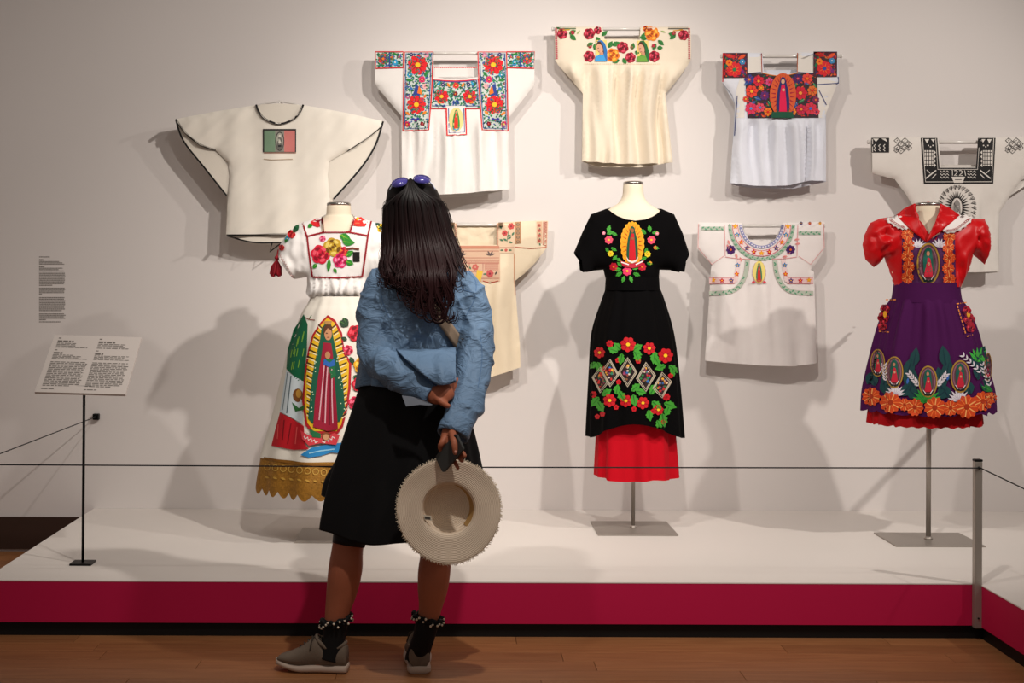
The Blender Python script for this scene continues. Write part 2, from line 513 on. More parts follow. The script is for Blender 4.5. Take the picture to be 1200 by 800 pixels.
anc = G().box((an.x-0.0145, YW-0.03, an.z-0.0145), (an.x+0.0145, YW-0.0005, an.z+0.0145), bev=0.003).build('wall_anchor', dark, bar, smooth=False)
G().tube([(an.x, YW-0.037, an.z), (an.x, YW-0.03, an.z)], 0.006, 8).build('eyelet', dark, anc)
G().tube([(an.x, YW-0.034, an.z), (lp.x, YP-.033, zc)], 0.0024, 8).build('cord', cord_m, bar)

# ------------------------------------------------------------------ sign on stand
ink = mat('printed_ink', '#77716c', 0.8)
def wordlines(g, to3, x0, x1, y0, y1, n, R, ragged=0.12, hfrac=0.55, last=1.0, gapw=0.02):
    """rows of small word-length marks between x0..x1 (0..1 panel coords), y down"""
    for i in range(n):
        ya = y0+(y1-y0)*(i+0.2)/n; yb = ya+(y1-y0)/n*hfrac
        xe = x1-(x1-x0)*ragged*R.random()
        if i == n-1: xe = x0+(x1-x0)*last
        x = x0
        while x < xe-.008:
            wl = min(R.uniform(.02, .075), xe-x)
            q = [to3(x, ya), to3(x+wl, ya), to3(x+wl, yb), to3(x, yb)]
            g.add(q, [(0, 3, 2, 1)]); x += wl+gapw*.5
R = random.Random(3)
sb = PX(97, 662, 5.29)
sign = empty('sign_stand', (sb.x, sb.y, HP), 'slanted white text panel on a thin black pole stand', 'sign')
G().box((sb.x-0.042, sb.y-0.04, HP), (sb.x+0.042, sb.y+0.04, HP+0.008), bev=0.002).build('base', dark, sign, smooth=False)
ptop = PX(99.5, 455, 5.31)
G().tube([(sb.x, sb.y, HP+.006), (ptop.x, sb.y+.01, ptop.z+0.012)], 0.0055, 10, capround=False).build('pole', dark, sign)
bl, br_, tr, tl = PX(40.5, 459, 5.26), PX(147, 462, 5.26), PX(160, 396, 5.51), PX(60, 392, 5.51)
ex = (br_-bl); ey = (tl-bl); nn = ex.cross(ey).normalized()
wd = ex.length; base = bl
exn = ex.normalized(); eyn = nn.cross(exn).normalized(); hgt = ey.length
def sp(u, v, o=0.0): return base+exn*(u*wd)+eyn*((1-v)*hgt)+nn*o
g = G(); q = [sp(0, 1), sp(1, 1), sp(1, 0), sp(0, 0)]
g.add([p-nn*0.010 for p in q]+q, [(0, 3, 2, 1), (4, 5, 6, 7), (0, 1, 5, 4), (1, 2, 6, 5), (2, 3, 7, 6), (3, 0, 4, 7)])
panel = g.build('panel', mat('sign_panel_white', '#d3cac4', 0.6), sign, smooth=False)
g = G()
for cx0 in (0.06, 0.53):
    t3 = lambda x, y: sp(x, y, 0.0008)
    wordlines(g, t3, cx0, cx0+.03, .045, .075, 1, R)
    wordlines(g, t3, cx0, cx0+.19, .09, .135, 1, R, hfrac=.7)
    wordlines(g, t3, cx0, cx0+.36, .14, .235, 4, R, .45, .5)
    wordlines(g, t3, cx0, cx0+.03, .26, .285, 1, R)
    wordlines(g, t3, cx0, cx0+.1, .30, .345, 1, R, hfrac=.7)
    wordlines(g, t3, cx0, cx0+.40, .35, .435, 4, R, .45, .5)
    wordlines(g, t3, cx0, cx0+.42, .47, .90, 17, R, .1, .5, .7)
    wordlines(g, t3, cx0, cx0+.14, .93, .955, 1, R)
g.build('printed_text', ink, sign, smooth=False)
# support bracket
G().box((ptop.x-0.03, sb.y-0.0, ptop.z+0.004), (ptop.x+0.03, sb.y+0.04, ptop.z+0.012)).build('bracket', dark, sign, smooth=False)

# vinyl text on the wall
g = G()
def wt(x, y):
    p = PX(46+x*31, 300+y*78, YW); p.y = YW-0.0012; return p
ink2 = mat('vinyl_text_grey', '#8a847f', 0.8)
wordlines(g, wt, 0, .4, .0, .025, 1, R, hfrac=.5)
wordlines(g, wt, 0, .16, .04, .065, 1, R, hfrac=.8)
wordlines(g, wt, 0, .95, .07, .13, 3, R, .3, .6)
wordlines(g, wt, 0, .2, .145, .165, 1, R, hfrac=.8)
wordlines(g, wt, 0, .95, .17, .235, 3, R, .3, .6)
for a, b, n, l in ((.245, .45, 8, .5), (.47, .58, 5, .1), (.61, .83, 9, .85), (.855, .965, 5, .25)):
    wordlines(g, wt, 0, 1.0, a, b, n, R, .07, .6, l)
wordlines(g, wt, 0, .8, .975, 1.0, 1, R, hfrac=.5)
# text stands as thin vinyl: give a little thickness through the wall side
tx = g.build('wall_text', ink2, smooth=False)
tag(tx, 'narrow column of grey printed text on the wall above the sign', 'wall text')
# ------------------------------------------------------------------ garments hung on the wall
DG = YW-0.088
def cloth(name, hexcol, rough=0.85, bscale=260, bump=0.25):
    m = mat(name, hexcol, rough, var=0.035, vscale=14, bump=bump, bscale=bscale, spec=0.12, sheen=0.0)
    return m
def pleat(seed, amp, per, y0, y1, slow=150.0, base=0.0):
    def f(x, y):
        t = smooth01(y0, y1, y)
        x2 = x+7*noise.noise(V((x/60, y/90, seed+3)))
        a = noise.noise(V((x2/per, y/slow, seed)))+.5*noise.noise(V((x2/per*2.3, y/slow*1.4, seed+9)))*(1-.6*smooth01(y0, y1+60, y))
        return base+2.3*amp*t*a+0.0012*noise.noise(V((x/9, y/9, seed)))
    return f
def rod(px0, px1, py, label, depth=DG):
    a, b = PX(px0, py, depth), PX(px1, py, depth)
    r = empty('display_rod', (a.x, YW, a.z), label, 'rod')
    m = MATS.get('acrylic') or mat('acrylic', '#d8d3cd', 0.15, 0.0, spec=0.5)
    G().tube([a, b], 0.0085, 12, capround=False).build('bar', m, r)
    for t in (0.1, 0.9):
        p = a.lerp(b, t)
        G().tube([p, (p.x, YW-0.001, p.z)], 0.006, 10, capround=False).build('wall_bracket', m, r)
    for p, s in ((a, -1), (b, 1)):
        G().tube([p, p+V((s*.006, 0, 0))], 0.010, 12, capround=False).build('end_cap', m, r)
    return r
def hung(name, label, cat, cxpy, panels, group=None):
    """panels: (part name, polygon, open segs, material, T, lam, extra, sign, dd)"""
    b = PX(cxpy[0], cxpy[1], DG)
    root = empty(name, b, label, cat, group)
    for pn, poly, opens, m, T, lam, ex, sign, dd in panels:
        vs, fs = sheet(poly, opens, DG+dd, T, lam, 3.2, ex, sign)
        mesh(pn, vs, fs, m, root)
        if sign < 0: reg(root, vs, fs)
    return root
GRN, DGRN, RED, DRED, BLU, PNK, ORG, YEL, PUR, BLK, WHT, TEAL = '#2f8a3c', '#12503a', '#d8121f', '#7c1020', '#27418f', '#e8457f', '#ee7a1c', '#f0c020', '#4a1f66', '#121114', '#e9e4de', '#2a9cc8'
def mirror(S, ax): return [([(2*ax-x, y) for x, y in p], c, L) for p, c, L in S]

# ---- 1: off-white tunic with black piping and a flag patch
c1 = cloth('tunic_offwhite', '#efe8dc', 0.9, 330, .3)
c1i = cloth('tunic_lining', '#e8e0d3', 0.9)
front = [(205.5, 139.5), (250, 131), (300, 123), (304, 132), (312, 140), (327.5, 145), (343, 140), (351, 132), (355.5, 123), (405, 132), (449.5, 142),
         (446, 149), (430, 162.5), (406, 177.5), (386, 189), (384, 205), (387, 240), (391, 275), (330, 274.5), (265, 275), (266.5, 240), (269.5, 205), (267, 190), (252.5, 176), (235, 170), (217.5, 156)]
fo = {2, 3, 4, 5, 6, 7, 16, 17, 18} | {10, 11, 12} | {23, 24, 25}
def ex1(x, y):
    return 0.012*noise.noise(V((x/24, y/120, 3)))+.007*noise.noise(V(((x+y)/14, (x-y)/60, 5)))
back = [(205.5, 139.5), (252, 131), (300, 123), (327.5, 121.5), (355.5, 123), (403, 132), (449.5, 142), (440, 170), (422.5, 197.5), (390, 234), (391, 277), (362, 284), (330, 284.5), (295, 284), (265, 276.5), (266, 229), (240, 197.5), (215, 165)]
tun = hung('tunic', 'off-white wide-sleeved tunic with black piping and a tricolour flag patch, hung on wall', 'tunic', (328, 275), [
    ('front_panel', front, fo, c1, 0.016, 9, ex1, -1, -0.045),
    ('back_panel', back, {6, 7, 8, 10, 11, 12, 13, 15, 16, 17, 2, 3}, c1i, 0.010, 9, None, -1, -0.029)])
tr = lambda pts, wdt=1.9: line([tuple(p) for p in catmull(pts, 5)], wdt, '#1b191a', 1)
decal(tun, 'neck_piping', tr([(300, 122.5), (304, 132), (312, 140), (327.5, 145), (343, 140), (351, 132), (355.5, 122.5)], 2.2), base=.010)
decal(tun, 'sleeve_piping', tr([(206, 139.5), (217.5, 156), (235, 169.5), (252.5, 175.7)], 2.0))
decal(tun, 'sleeve_piping', tr([(206, 140), (215, 165), (240, 197), (265.5, 229)], 2.0))
decal(tun, 'sleeve_piping', tr([(449, 142), (446, 149), (430, 162), (407, 177)], 1.2))
decal(tun, 'sleeve_piping', tr([(449, 142), (440, 170), (422.5, 197.5), (391, 233)], 2.2))
decal(tun, 'hem_piping', tr([(265.5, 275.4), (300, 275.3), (330, 274.2), (391, 274.8)], 1.9))
decal(tun, 'hem_piping', tr([(265.5, 276), (295, 283.6), (330, 284), (362, 283.4), (391, 277)], 1.7))
S = [(rect(308, 151, 347, 178.3), '#2a2426', 1), (rect(309.6, 153, 322.5, 177.8), '#7f9b80', 2), (rect(322.5, 153, 333, 177.8), '#8d8a80', 2), (rect(333, 153, 345.6, 177.8), '#d4807a', 2)]
for k in range(12): S += line([(310, 154+k*2), (322, 154+k*2)], .35, '#6d8a70', 3)+line([(333.5, 154+k*2), (345, 154+k*2)], .35, '#c26c68', 3)
S += [(ell(327.8, 165.5, 5.4, 11.5, 16), '#4c4a47', 3), (ell(327.8, 165.5, 4.2, 10, 16), '#a5a297', 4), ([(327.8, 157), (331, 166), (331.5, 175), (324, 175), (324.6, 166)], '#6a6761', 5),
      ([(327.8, 163), (330, 168), (325.6, 168)], '#cfcabd', 6), (rect(326, 170, 329.6, 172), '#2b292a', 6), (ell(327.8, 159.4, 1.5, 1.9, 8), '#cfcabd', 6)]
S += [(p, c, l) for p, c, l in line([(309, 179), (347, 179)], .8, '#b88a78', 2)]
decal(tun, 'flag_patch', S, step=5)
decal(tun, 'pocket_slit', line([(309, 186.2), (318, 187.2), (330, 186.8), (343, 186.4)], .7, '#b39c82', 1))
p0 = PX(322, 288, DG-.033)
G().tube([PX(319, 284.5, DG-.037), PX(316, 295, DG-.037), PX(328, 286, DG-.037)], 0.0035, 6).build('hem_tie', thread('#1b191a'), tun)
hg = empty('clothes_hanger', PX(327.5, 119, DG-.033), 'clear plastic clothes hanger inside the neck of the tunic', 'hanger')
am = mat('acrylic', '#d8d3cd', 0.15, spec=0.5)
G().tube([PX(292, 125.5, DG-.033), PX(310, 121.5, DG-.033), PX(327.5, 118.7, DG-.033), PX(345, 121.5, DG-.033), PX(363, 126, DG-.033)], 0.004, 8).build('arms', am, hg)
G().tube([PX(309, 130, DG-.033), PX(327.5, 132, DG-.033), PX(346, 130, DG-.033)], 0.0035, 8).build('cross_bar', am, hg)
G().tube([PX(327.5, 132, DG-.033), PX(327.5, 118, DG-.033), (PX(327.5, 118, DG-.033).x, YW-.001, PX(327.5, 118, DG-.033).z)], 0.004, 8).build('hook', am, hg)

# ---- 2: white huipil with dense floral bands
c2 = cloth('huipil_white', '#ece8e4', 0.85, 300, .25)
front = [(439.5, 60), (473, 60), (508, 60.5), (508, 91), (521, 92.6), (534, 93), (547, 92.6), (559.5, 91), (559.5, 60.5), (594, 60), (626, 60), (626, 100), (596, 138), (595.5, 180), (596.5, 222), (575, 224), (550, 226.5), (520, 228.5), (495, 228), (471, 229), (471, 180), (470.5, 136), (440, 100)]
pl2 = pleat(2.3, 0.024, 13, 128, 165)
hu = hung('embroidered_blouse', 'white square-necked blouse with dense multicoloured floral bands, behind the visitor\'s head', 'blouse', (534, 228), [
    ('front_panel', front, {2, 3, 4, 5, 6, 7, 14, 15, 16, 17, 18, 10, 22}, c2, 0.022, 9, pl2, -1, -0.004),
    ('back_panel', [(439.5, 60), (508, 60.5), (508, 79), (534, 78), (559.5, 79), (559.5, 60.5), (626, 60), (626, 100), (596, 138), (598, 221), (560, 230), (500, 232), (471, 229), (470, 136), (440, 100)], {1, 2, 3, 4, 9, 10, 11}, c2, 0.006, 9, None, 1, 0.002)])
rod(444, 623, 62.5, 'clear rod holding the white blouse with floral bands behind the visitor\'s head')
def floralpanel(poly, cols, seed, leaves, motif, rim=None, rim2=None, base='#ccd4cf'):
    S = [(poly, base, 0)]
    Rr = random.Random(seed); xs = [p[0] for p in poly]; ys = [p[1] for p in poly]
    k = 0
    while k < leaves:
        x, y = Rr.uniform(min(xs)+1, max(xs)-1), Rr.uniform(min(ys)+1, max(ys)-1)
        if not inside(poly, np.array([(x, y)]))[0] or bdist(poly, np.array([(x, y)]))[0] < 1.4: continue
        k += 1
        l = Rr.uniform(2.2, 4.2); a = Rr.uniform(0, 360)
        x2, y2 = x+l*cos(radians(a)), y+l*sin(radians(a))
        if not inside(poly, np.array([(x2, y2)]))[0]: continue
        S += leaf(x, y, l, Rr.uniform(1.2, 2.1), a, Rr.choice(cols), None, 1)
    S += motif
    if rim: S += line([p for p in poly], 1.3, rim, 3, True)
    if rim2:
        cx, cy = sum(xs)/len(xs), sum(ys)/len(ys); w_, h_ = (max(xs)-min(xs))/2, (max(ys)-min(ys))/2
        S += line([(cx+(x-cx)*(1-2.2/w_), cy+(y-cy)*(1-2.2/h_)) for x, y in poly], .9, rim2, 3, True)
    return S
GG = ['#1c6b44', '#2c7d4e', '#134f3a', '#2f8a5c', '#3a5a9c']
left = [(474, 60.8), (507.6, 60.8), (506, 105), (502.5, 152), (472.2, 153), (473, 105)]
def strap():
    M = []
    M += flower(489.5, 76, 12, '#e01522', YEL, 9, '#a80d18')+flower(488, 122.5, 11.4, '#e01522', YEL, 9, '#a80d18')
    M += flower(480, 87.5, 3.2, TEAL, WHT, 6)+flower(494.5, 93, 4.2, '#e02f6a', YEL, 7, DRED)+flower(482, 64, 2.4, PUR, WHT, 6)+flower(500, 64.5, 3.4, '#e995a8', WHT, 6)
    M += leaf(497, 89, 7, 4, -50, GRN, DGRN, 2)+leaf(475, 93, 9, 3.6, 10, GRN, DGRN, 2)
    M += [([(487, 97), (493, 104), (492, 113), (487, 111), (483, 113), (486, 105)], BLU, 2), ([(491, 100), (494, 106), (494, 111), (489, 109)], ORG, 3)]
    M += leaf(480, 103, 4.5, 3.2, 20, '#3572b8', None, 2)+flower(498, 101, 3.6, '#e9b6b4', '#d8607a', 6)+flower(478, 113, 3.2, '#c05a86', WHT, 6)+leaf(497, 115, 5, 3, -70, ORG, RED, 2)
    M += flower(476, 98, 1.8, DRED, WHT, 5)+flower(477, 145.5, 3.8, '#e02f5a', YEL, 7, DRED)+flower(495, 145, 3, DRED, '#e05a5a', 6)
    M += leaf(475, 131, 7, 3.2, 35, ORG, YEL, 2)+leaf(500, 130, 7, 3.2, 140, ORG, YEL, 2)+leaf(482, 139, 5, 3, 10, '#3a3f9c', None, 2)+leaf(492, 139, 5, 3, 170, '#3a3f9c', None, 2)+flower(487, 141, 2.2, '#6a2a8a', ORG, 5)
    return M
A = strap()
decal(hu, 'embroidered_strap', floralpanel(left, GG, 11, 470, A, RED, BLU))
decal(hu, 'embroidered_strap', mirror(floralpanel(left, GG, 12, 470, A, RED, BLU), 533.8))
def cuff2():
    M = flower(449, 69, 6, '#e01522', ORG, 7, DRED, sq=1.1)+flower(463, 73, 4, TEAL, WHT, 6)+leaf(459, 63, 7, 3, 5, GRN, DGRN, 2)+flower(459.5, 67.5, 2.3, ORG, RED, 5)+flower(467, 66.5, 1.8, RED, YEL, 5)
    return floralpanel([(440, 60.6), (472.5, 60.6), (472.5, 79), (440.4, 80)], GG, 15, 190, M+line([(456.5, 61), (456.5, 79.5)], 1.2, BLU, 3), RED)
decal(hu, 'embroidered_cuff_band', cuff2()); decal(hu, 'embroidered_cuff_band', mirror(cuff2(), 533.2))
M = flower(517.5, 113, 8.6, '#e01522', YEL, 9, '#a80d18')+flower(550.5, 113, 8.6, '#e01522', YEL, 9, '#a80d18')+flower(534.3, 100, 4, '#e83a2a', YEL, 7, DRED)+flower(533.5, 110, 3.2, '#7c1020', ORG, 6)
for sx in (1, -1):
    f = lambda x: 534+sx*(x-534)
    ag = lambda a: a if sx > 0 else 180-a
    M += leaf(f(541), 102, 6, 3, ag(-60), ORG, YEL, 2)+flower(f(519), 99, 2.8, PUR, WHT, 6)+leaf(f(513), 100, 6, 2.6, ag(-60), TEAL, None, 2)+leaf(f(512), 119, 6, 2.8, ag(20), ORG, YEL, 2)+leaf(f(536), 117, 6, 2.6, ag(80), BLU, None, 2)
decal(hu, 'embroidered_chest_band', floralpanel([(507, 93), (521, 94.4), (534, 94.8), (547, 94.2), (560.5, 92.6), (563.5, 127), (505, 127)], GG, 21, 400, M, RED, BLU))
S = [([(522.5, 124), (545.5, 124), (547, 158), (523.5, 159)], WHT, 4)]+line([(523, 126), (524, 158.3), (546.6, 157.4), (545.4, 126)], 1.7, RED, 5)+line([(525.6, 127), (526.2, 155.6), (544.4, 154.8), (543.6, 127)], 1, BLU, 5)
S += figure(534.6, 140, 17, 28, '#e9d38a', None, '#2f8a3c', '#d8301f', '#c98a66', None, TEAL, L=6)
decal(hu, 'embroidered_figure_tab', S)
decal(hu, 'neck_trim', zigzag((508.6, 79), (559, 79), .35, 2.2, 1.1, '#d03030', 1), base=.004)

# ---- 3: cream blouse with roses and two veiled heads
c3 = cloth('blouse_cream', '#e8dbc6', 0.88, 300, .25)
front = [(650, 31.5), (705.5, 31.5), (708, 47.5), (749, 47.5), (750, 31.5), (808.5, 31.5), (809, 72), (795, 92), (780, 110), (784, 150), (788.5, 190.5), (760, 192), (735, 192.5), (705, 191), (682, 189), (682.5, 150), (683, 110), (668, 92), (654, 76), (650.5, 71)]
p3 = pleat(5.1, 0.030, 12, 72, 92, 170)
ju = hung('embroidered_blouse', 'cream gathered blouse with crimson roses and two veiled heads across the yoke', 'blouse', (735, 191), [
    ('front_panel', front, {1, 2, 3, 10, 11, 12, 13, 5, 18}, c3, 0.024, 9, p3, -1, -0.004),
    ('back_panel', [(650, 31.5), (706, 31.5), (708, 45.5), (748, 45.5), (750, 31.5), (808.5, 31.5), (809, 72), (780, 110), (788, 190), (750, 196), (700, 195.5), (682, 189), (683, 110), (651, 72)], {8, 9, 10}, c3, 0.006, 9, None, 1, 0.004)])
rod(648, 806, 34, 'clear rod holding the cream blouse with roses')
CR, CRL, CRD = '#a8122e', '#d84a60', '#5e0a1c'
def sm(x, y, r, s, col=None):
    return rose(x, y, r, *(col or (CR, CRL, CRD)), seed=s)
OR = ('#e8801c', '#f6b440', '#a8400e')
roses3 = [(690.5, 39.5, 6.2, 1, None), (700.5, 35.5, 4.2, 2, None), (690.5, 66, 6.2, 3, None), (718, 64.5, 7.6, 4, OR), (729.8, 55.6, 6.4, 5, None), (738.8, 67.5, 5.8, 6, None), (766.6, 66, 6.2, 7, None), (764, 39.5, 8, 8, OR), (659, 39.5, 5.8, 9, None), (801, 41, 5.8, 10, None), (757, 33.5, 3.4, 12, ('#c8401c', '#f0a040', '#7c1010'))]
for x, y, r, s, c in roses3: decal(ju, 'embroidered_rose', sm(x, y, r*1.1, s, c))
lf = [(699, 43, 8, 4, 60), (705, 42, 8, 4, -40), (688, 54, 7, 4, -30), (696, 58, 8, 5, -60), (713, 56, 8, 4.4, -60), (717, 53, 9, 4.6, -20), (726, 70, 8, 4.2, 160), (730, 68, 7, 4.4, 60), (741, 58, 7, 4, -80), (744, 60, 6, 4, 30), (758, 46, 8, 4, 200), (771, 47, 8, 4, 40), (752, 45, 7, 3.6, -60), (765, 58, 7, 4, -60), (770, 56, 6, 4, 0), (667, 40, 8, 4.6, -30), (668, 41, 8, 4.4, 40), (792, 42, 8, 4.6, 200), (792, 40, 8, 4.4, 140)]
for x, y, l, wdt, a in lf: decal(ju, 'embroidered_leaf', leaf(x, y, l*1.15, wdt*1.3, a, '#2f7a34', '#16502a', 1))
for x, y in ((691.5, 54), (741, 55), (766, 54), (671, 38), (789.5, 39)): decal(ju, 'embroidered_bud', flower(x, y, 2.6, CR, CRL, 6))
def head(cx, cy, veil, veil2, L=1):
    S = [(rect(cx-6.5, cy-13, cx+6.5, cy+11.5), '#f2cf7a', L)]
    S += [([(cx-5.5, cy-9), (cx-3, cy-12.6), (cx+1, cy-13), (cx+4.5, cy-9), (cx+6.8, cy-2), (cx+7.2, cy+6), (cx+7, cy+12), (cx-7.6, cy+12), (cx-7, cy+7), (cx-2, cy+4), (cx-1, cy-2)], veil, L+1)]
    S += [([(cx-6, cy+5.5), (cx+3, cy+4), (cx+6, cy+12), (cx-7, cy+12)], veil2, L+2)]
    S += [([(cx-5.6, cy-8), (cx-4, cy-11), (cx-1, cy-11.5), (cx+2, cy-7), (cx+3.4, cy+2), (cx+1, cy+5), (cx-3, cy)], '#4a2c1c', L+2)]
    S += [(ell(cx-1.6, cy-3.4, 3.4, 5.6, 14, -.35), '#d9a182', L+3), ([(cx-1, cy), (cx+2.4, cy+1), (cx+2.6, cy+5), (cx-1.6, cy+4)], '#c98d6e', L+3)]
    S += line([(cx-4, cy-3.4), (cx-2.4, cy-3.9)], .55, '#3a2218', L+4)+line([(cx-3, cy+.5), (cx-1.2, cy-.2)], .6, '#b04a48', L+4)
    return S
decal(ju, 'embroidered_veiled_head', head(704.5, 60, '#2a6fb4', '#3f9ad8'))
decal(ju, 'embroidered_veiled_head', head(753.3, 60.5, '#1f6a34', '#6aa03c'))
S = dashes((651.6, 33), (652.4, 71), 1.6, .7, 2.6, '#d86a78', 1); decal(ju, 'sleeve_trim', S)
S = dashes((807.6, 33), (807.8, 71), 1.6, .7, 2.2, '#b84858', 1); decal(ju, 'sleeve_trim', S)
decal(ju, 'shoulder_embroidery', line([(652, 32.8), (675, 33)], 2.2, '#2a5a2c', 1)+line([(655, 35.6), (668, 34.6)], 1.2, '#caa040', 1)+leaf(676, 40, 6, 2, -50, '#9ab070', None, 1))
decal(ju, 'shoulder_embroidery', line([(783, 33), (806.5, 33)], 2.2, '#2b2a22', 1)+line([(789, 36), (800, 34.8)], 1.2, '#d09030', 1)+leaf(780, 38, 6, 2, 200, '#9ab070', None, 1))
decal(ju, 'yoke_seam', dashes((685, 74.8), (775, 75), 1.5, 1, .6, '#d9c4a0', 1))

# ---- 4: pale blouse with packed red and green yoke
c4 = cloth('blouse_paleblue', '#dfe1ea', 0.85, 300, .2); c4b = cloth('yoke_offwhite', '#e6e0d8', 0.85, 300, .2)
front = [(846.6, 61.4), (892.5, 61.8), (893.6, 85), (913, 89), (934, 85), (935, 61.4), (981, 59.5), (983.4, 97), (976, 108), (969, 117), (967.5, 138), (968, 175), (968, 212), (946, 212), (925, 217), (905.5, 218.5), (877, 217.5), (855.6, 214.6), (858, 175), (861.5, 138), (861.5, 122), (858, 111), (846, 96)]
p4 = pleat(8.7, 0.030, 11, 136, 150, 170)
pe = hung('embroidered_blouse', 'pale blouse with packed red and orange floral yoke and sleeve squares, highest on the right', 'blouse', (912, 217), [
    ('front_panel', front, {1, 2, 3, 4, 12, 13, 14, 15, 16}, c4, 0.022, 8, p4, -1, -0.004),
    ('back_panel', [(846.6, 61.4), (893, 61.8), (894, 82), (934, 82), (935, 61.4), (981, 59.5), (983, 97), (968, 120), (968, 213), (930, 221), (880, 220), (856, 216), (861, 122), (846, 96)], {8, 9, 10}, c4, 0.006, 8, None, 1, 0.004)])
rod(846, 985, 66, 'steel-grey rod through the pale blouse with packed floral yoke')
_yc = [([(876.5, 62), (892, 62), (893.5, 86), (872.5, 86), (872.5, 138), (862, 138), (863, 105)], '#e4ded6', 0), ([(935.5, 62), (952.5, 61), (954, 90), (982, 96), (966, 138), (959, 138), (958, 88), (934.5, 86)], '#e4ded6', 0)]
for yc_ in _yc: decal(pe, 'yoke_cloth', [yc_], base=.0012)
P4 = ['#12503a', '#1b6a4a', '#c8202c', '#3a2a6a', '#d83a2c', '#a81838', '#e0602c']
M = []
fl4 = [(878, 93, 6, '#2b3a8a', ORG), (889, 95, 6.4, '#d8203a', '#f29a20'), (902, 96, 5, '#d84a88', RED), (881, 107, 7.4, '#e8402c', '#f0b028'), (892, 103, 3.4, ORG, YEL), (896, 112, 5.5, '#5a2a72', '#e04a5a'), (880, 127, 7, '#d8305a', '#3a8ac8'), (891, 126, 5.5, '#e04a62', '#3a8ac8'), (900, 131, 5, ORG, RED), (935, 92, 6, '#3a2468', '#e04a5a'), (946, 92, 6.4, '#e8483c', ORG), (929, 96, 5, '#a83060', ORG), (938, 109, 8, '#d01a38', '#f0a040'), (952, 106, 6, '#e0702c', RED), (950, 127, 7.4, '#d8324a', '#3a6ac0'), (939, 128, 6, '#c82848', '#e88a30'), (929, 131, 4.4, '#f0882c', PUR), (957, 131, 4, '#e04a5a', PUR), (956, 117, 4.4, '#7a2a5a', ORG), (874, 116, 3.6, '#e04a3a', YEL)]
for k, (x, y, r, a, b) in enumerate(fl4): M += flower(x, y, r, a, b, 7, '#8a1430' if k % 2 else '#b0321c', rot=k*.7, L=2)
for k, (x, y, l, wdt, a) in enumerate([(884, 114, 9, 4, 20), (900, 118, 8, 4, 60), (872, 100, 6, 3, -40), (943, 116, 9, 4, 150), (934, 119, 8, 4, 110), (953, 97, 7, 3, 60), (886, 119, 8, 3.6, 160), (903, 105, 7, 3, 40), (948, 99, 6, 3, 200), (931, 103, 7, 3, -70)]): M += leaf(x, y, l, wdt, a, '#1f7a4a' if k % 2 else '#2a4a9c', '#9ac0a0', 2)
decal(pe, 'embroidered_yoke', floralpanel([(873, 85.6), (893, 86), (913, 89.6), (934.5, 86), (957, 85.5), (959.5, 138), (876, 138.4)], P4, 31, 420, M, None, None, '#3a2a30'))
S = figure(917.5, 111.5, 31, 52, '#d85c30', '#a81c34', '#2a2a66', '#e0164e', '#d8a888', None, '#1d5a3a', L=8, rayn=26)
S += [([(905, 131), (929, 131), (931, 138), (903, 138)], '#135038', 16)]
decal(pe, 'embroidered_figure', S)
def sq4(x0, y0, x1, y1, s):
    cx, cy = (x0+x1)/2, (y0+y1)/2
    M = flower(cx-1, cy+5, 9, '#d8222c', '#2f7a4a' if s == 1 else '#2a4a9c', 8, '#f0682c', L=2)+leaf(x0+2, y0+2, 13, 5, 15, '#c8202c', ORG, 2)+leaf(x1-2, y0+2, 11, 4.4, 150, '#e04a2c', ORG, 2)
    M += flower(x1-6, cy-4, 3.6, '#3a86b8', WHT, 6, L=3)+flower(x0+7, cy-3, 4, ORG, RED, 6, L=3)+leaf(x1-4, y1-4, 8, 4, 240, '#7a2a72', None, 2)+leaf(x0+1, cy+4, 8, 3, -60, '#1f6a4a', None, 3)
    return floralpanel(rect(x0, y0, x1, y1), P4, 41+s, 150, M, None, None, '#4a2430')
decal(pe, 'embroidered_sleeve_square', sq4(847.4, 62, 876, 91, 1)+line([(847.4, 62), (847, 96)], 1.2, '#c8302c', 9), step=2.4, base=.005)
decal(pe, 'embroidered_sleeve_square', sq4(953.4, 60.4, 981, 90, 2), step=2.4, base=.005)
BL4 = '#33407c'
decal(pe, 'piping', line([(864, 112), (862, 140), (860.6, 159)], 1.0, BL4)+line([(876.6, 86), (892, 84.6)], .9, BL4)+line([(935, 84.6), (953, 86)], .9, BL4)+line([(958, 99), (983, 97.4), (982.4, 90)], .9, BL4)+line([(960, 106), (968.5, 123)], .9, BL4))
decal(pe, 'neck_piping', line([(892.3, 62.4), (893, 85)], .9, '#a8402c')+line([(934.6, 62), (934.2, 85)], .9, '#d86a2c')+line([(893.5, 85.4), (903, 87.8), (913, 89.2), (924, 87.8), (934, 85.4)], 1, '#d87a30'))

# ---- 5: white blouse with black cross-stitch
c5 = cloth('blouse_greywhite', '#e3ddd6', 0.88, 300, .25)
front = [(1020, 161), (1098.6, 161), (1101, 196), (1143.7, 196), (1146, 161), (1225.6, 161), (1224, 203), (1197, 211), (1184, 229), (1171, 250), (1170, 285), (1170.5, 318), (1140, 319), (1105, 319), (1074, 318), (1075, 285), (1074.5, 250), (1061.8, 228), (1048.7, 210), (1021.4, 203)]
p5 = pleat(12.7, 0.018, 15, 216, 260, 200)
bk = hung('embroidered_blouse', 'white blouse with black cross-stitched square collar, behind the red satin blouse', 'blouse', (1122, 318), [
    ('front_panel', front, {1, 2, 3, 11, 12, 13, 5, 19}, c5, 0.02, 8, p5, -1, -0.004),
    ('back_panel', [(1020, 161), (1099, 161), (1101, 193), (1144, 193), (1146, 161), (1225.6, 161), (1224, 203), (1184, 229), (1171, 250), (1170.5, 319), (1122, 323), (1074, 319), (1074.5, 250), (1048, 210), (1021, 203)], {9, 10}, c5, 0.006, 8, None, 1, 0.004)])
rod(1018, 1228, 166.5, 'pale rod through the white blouse with black cross-stitch')
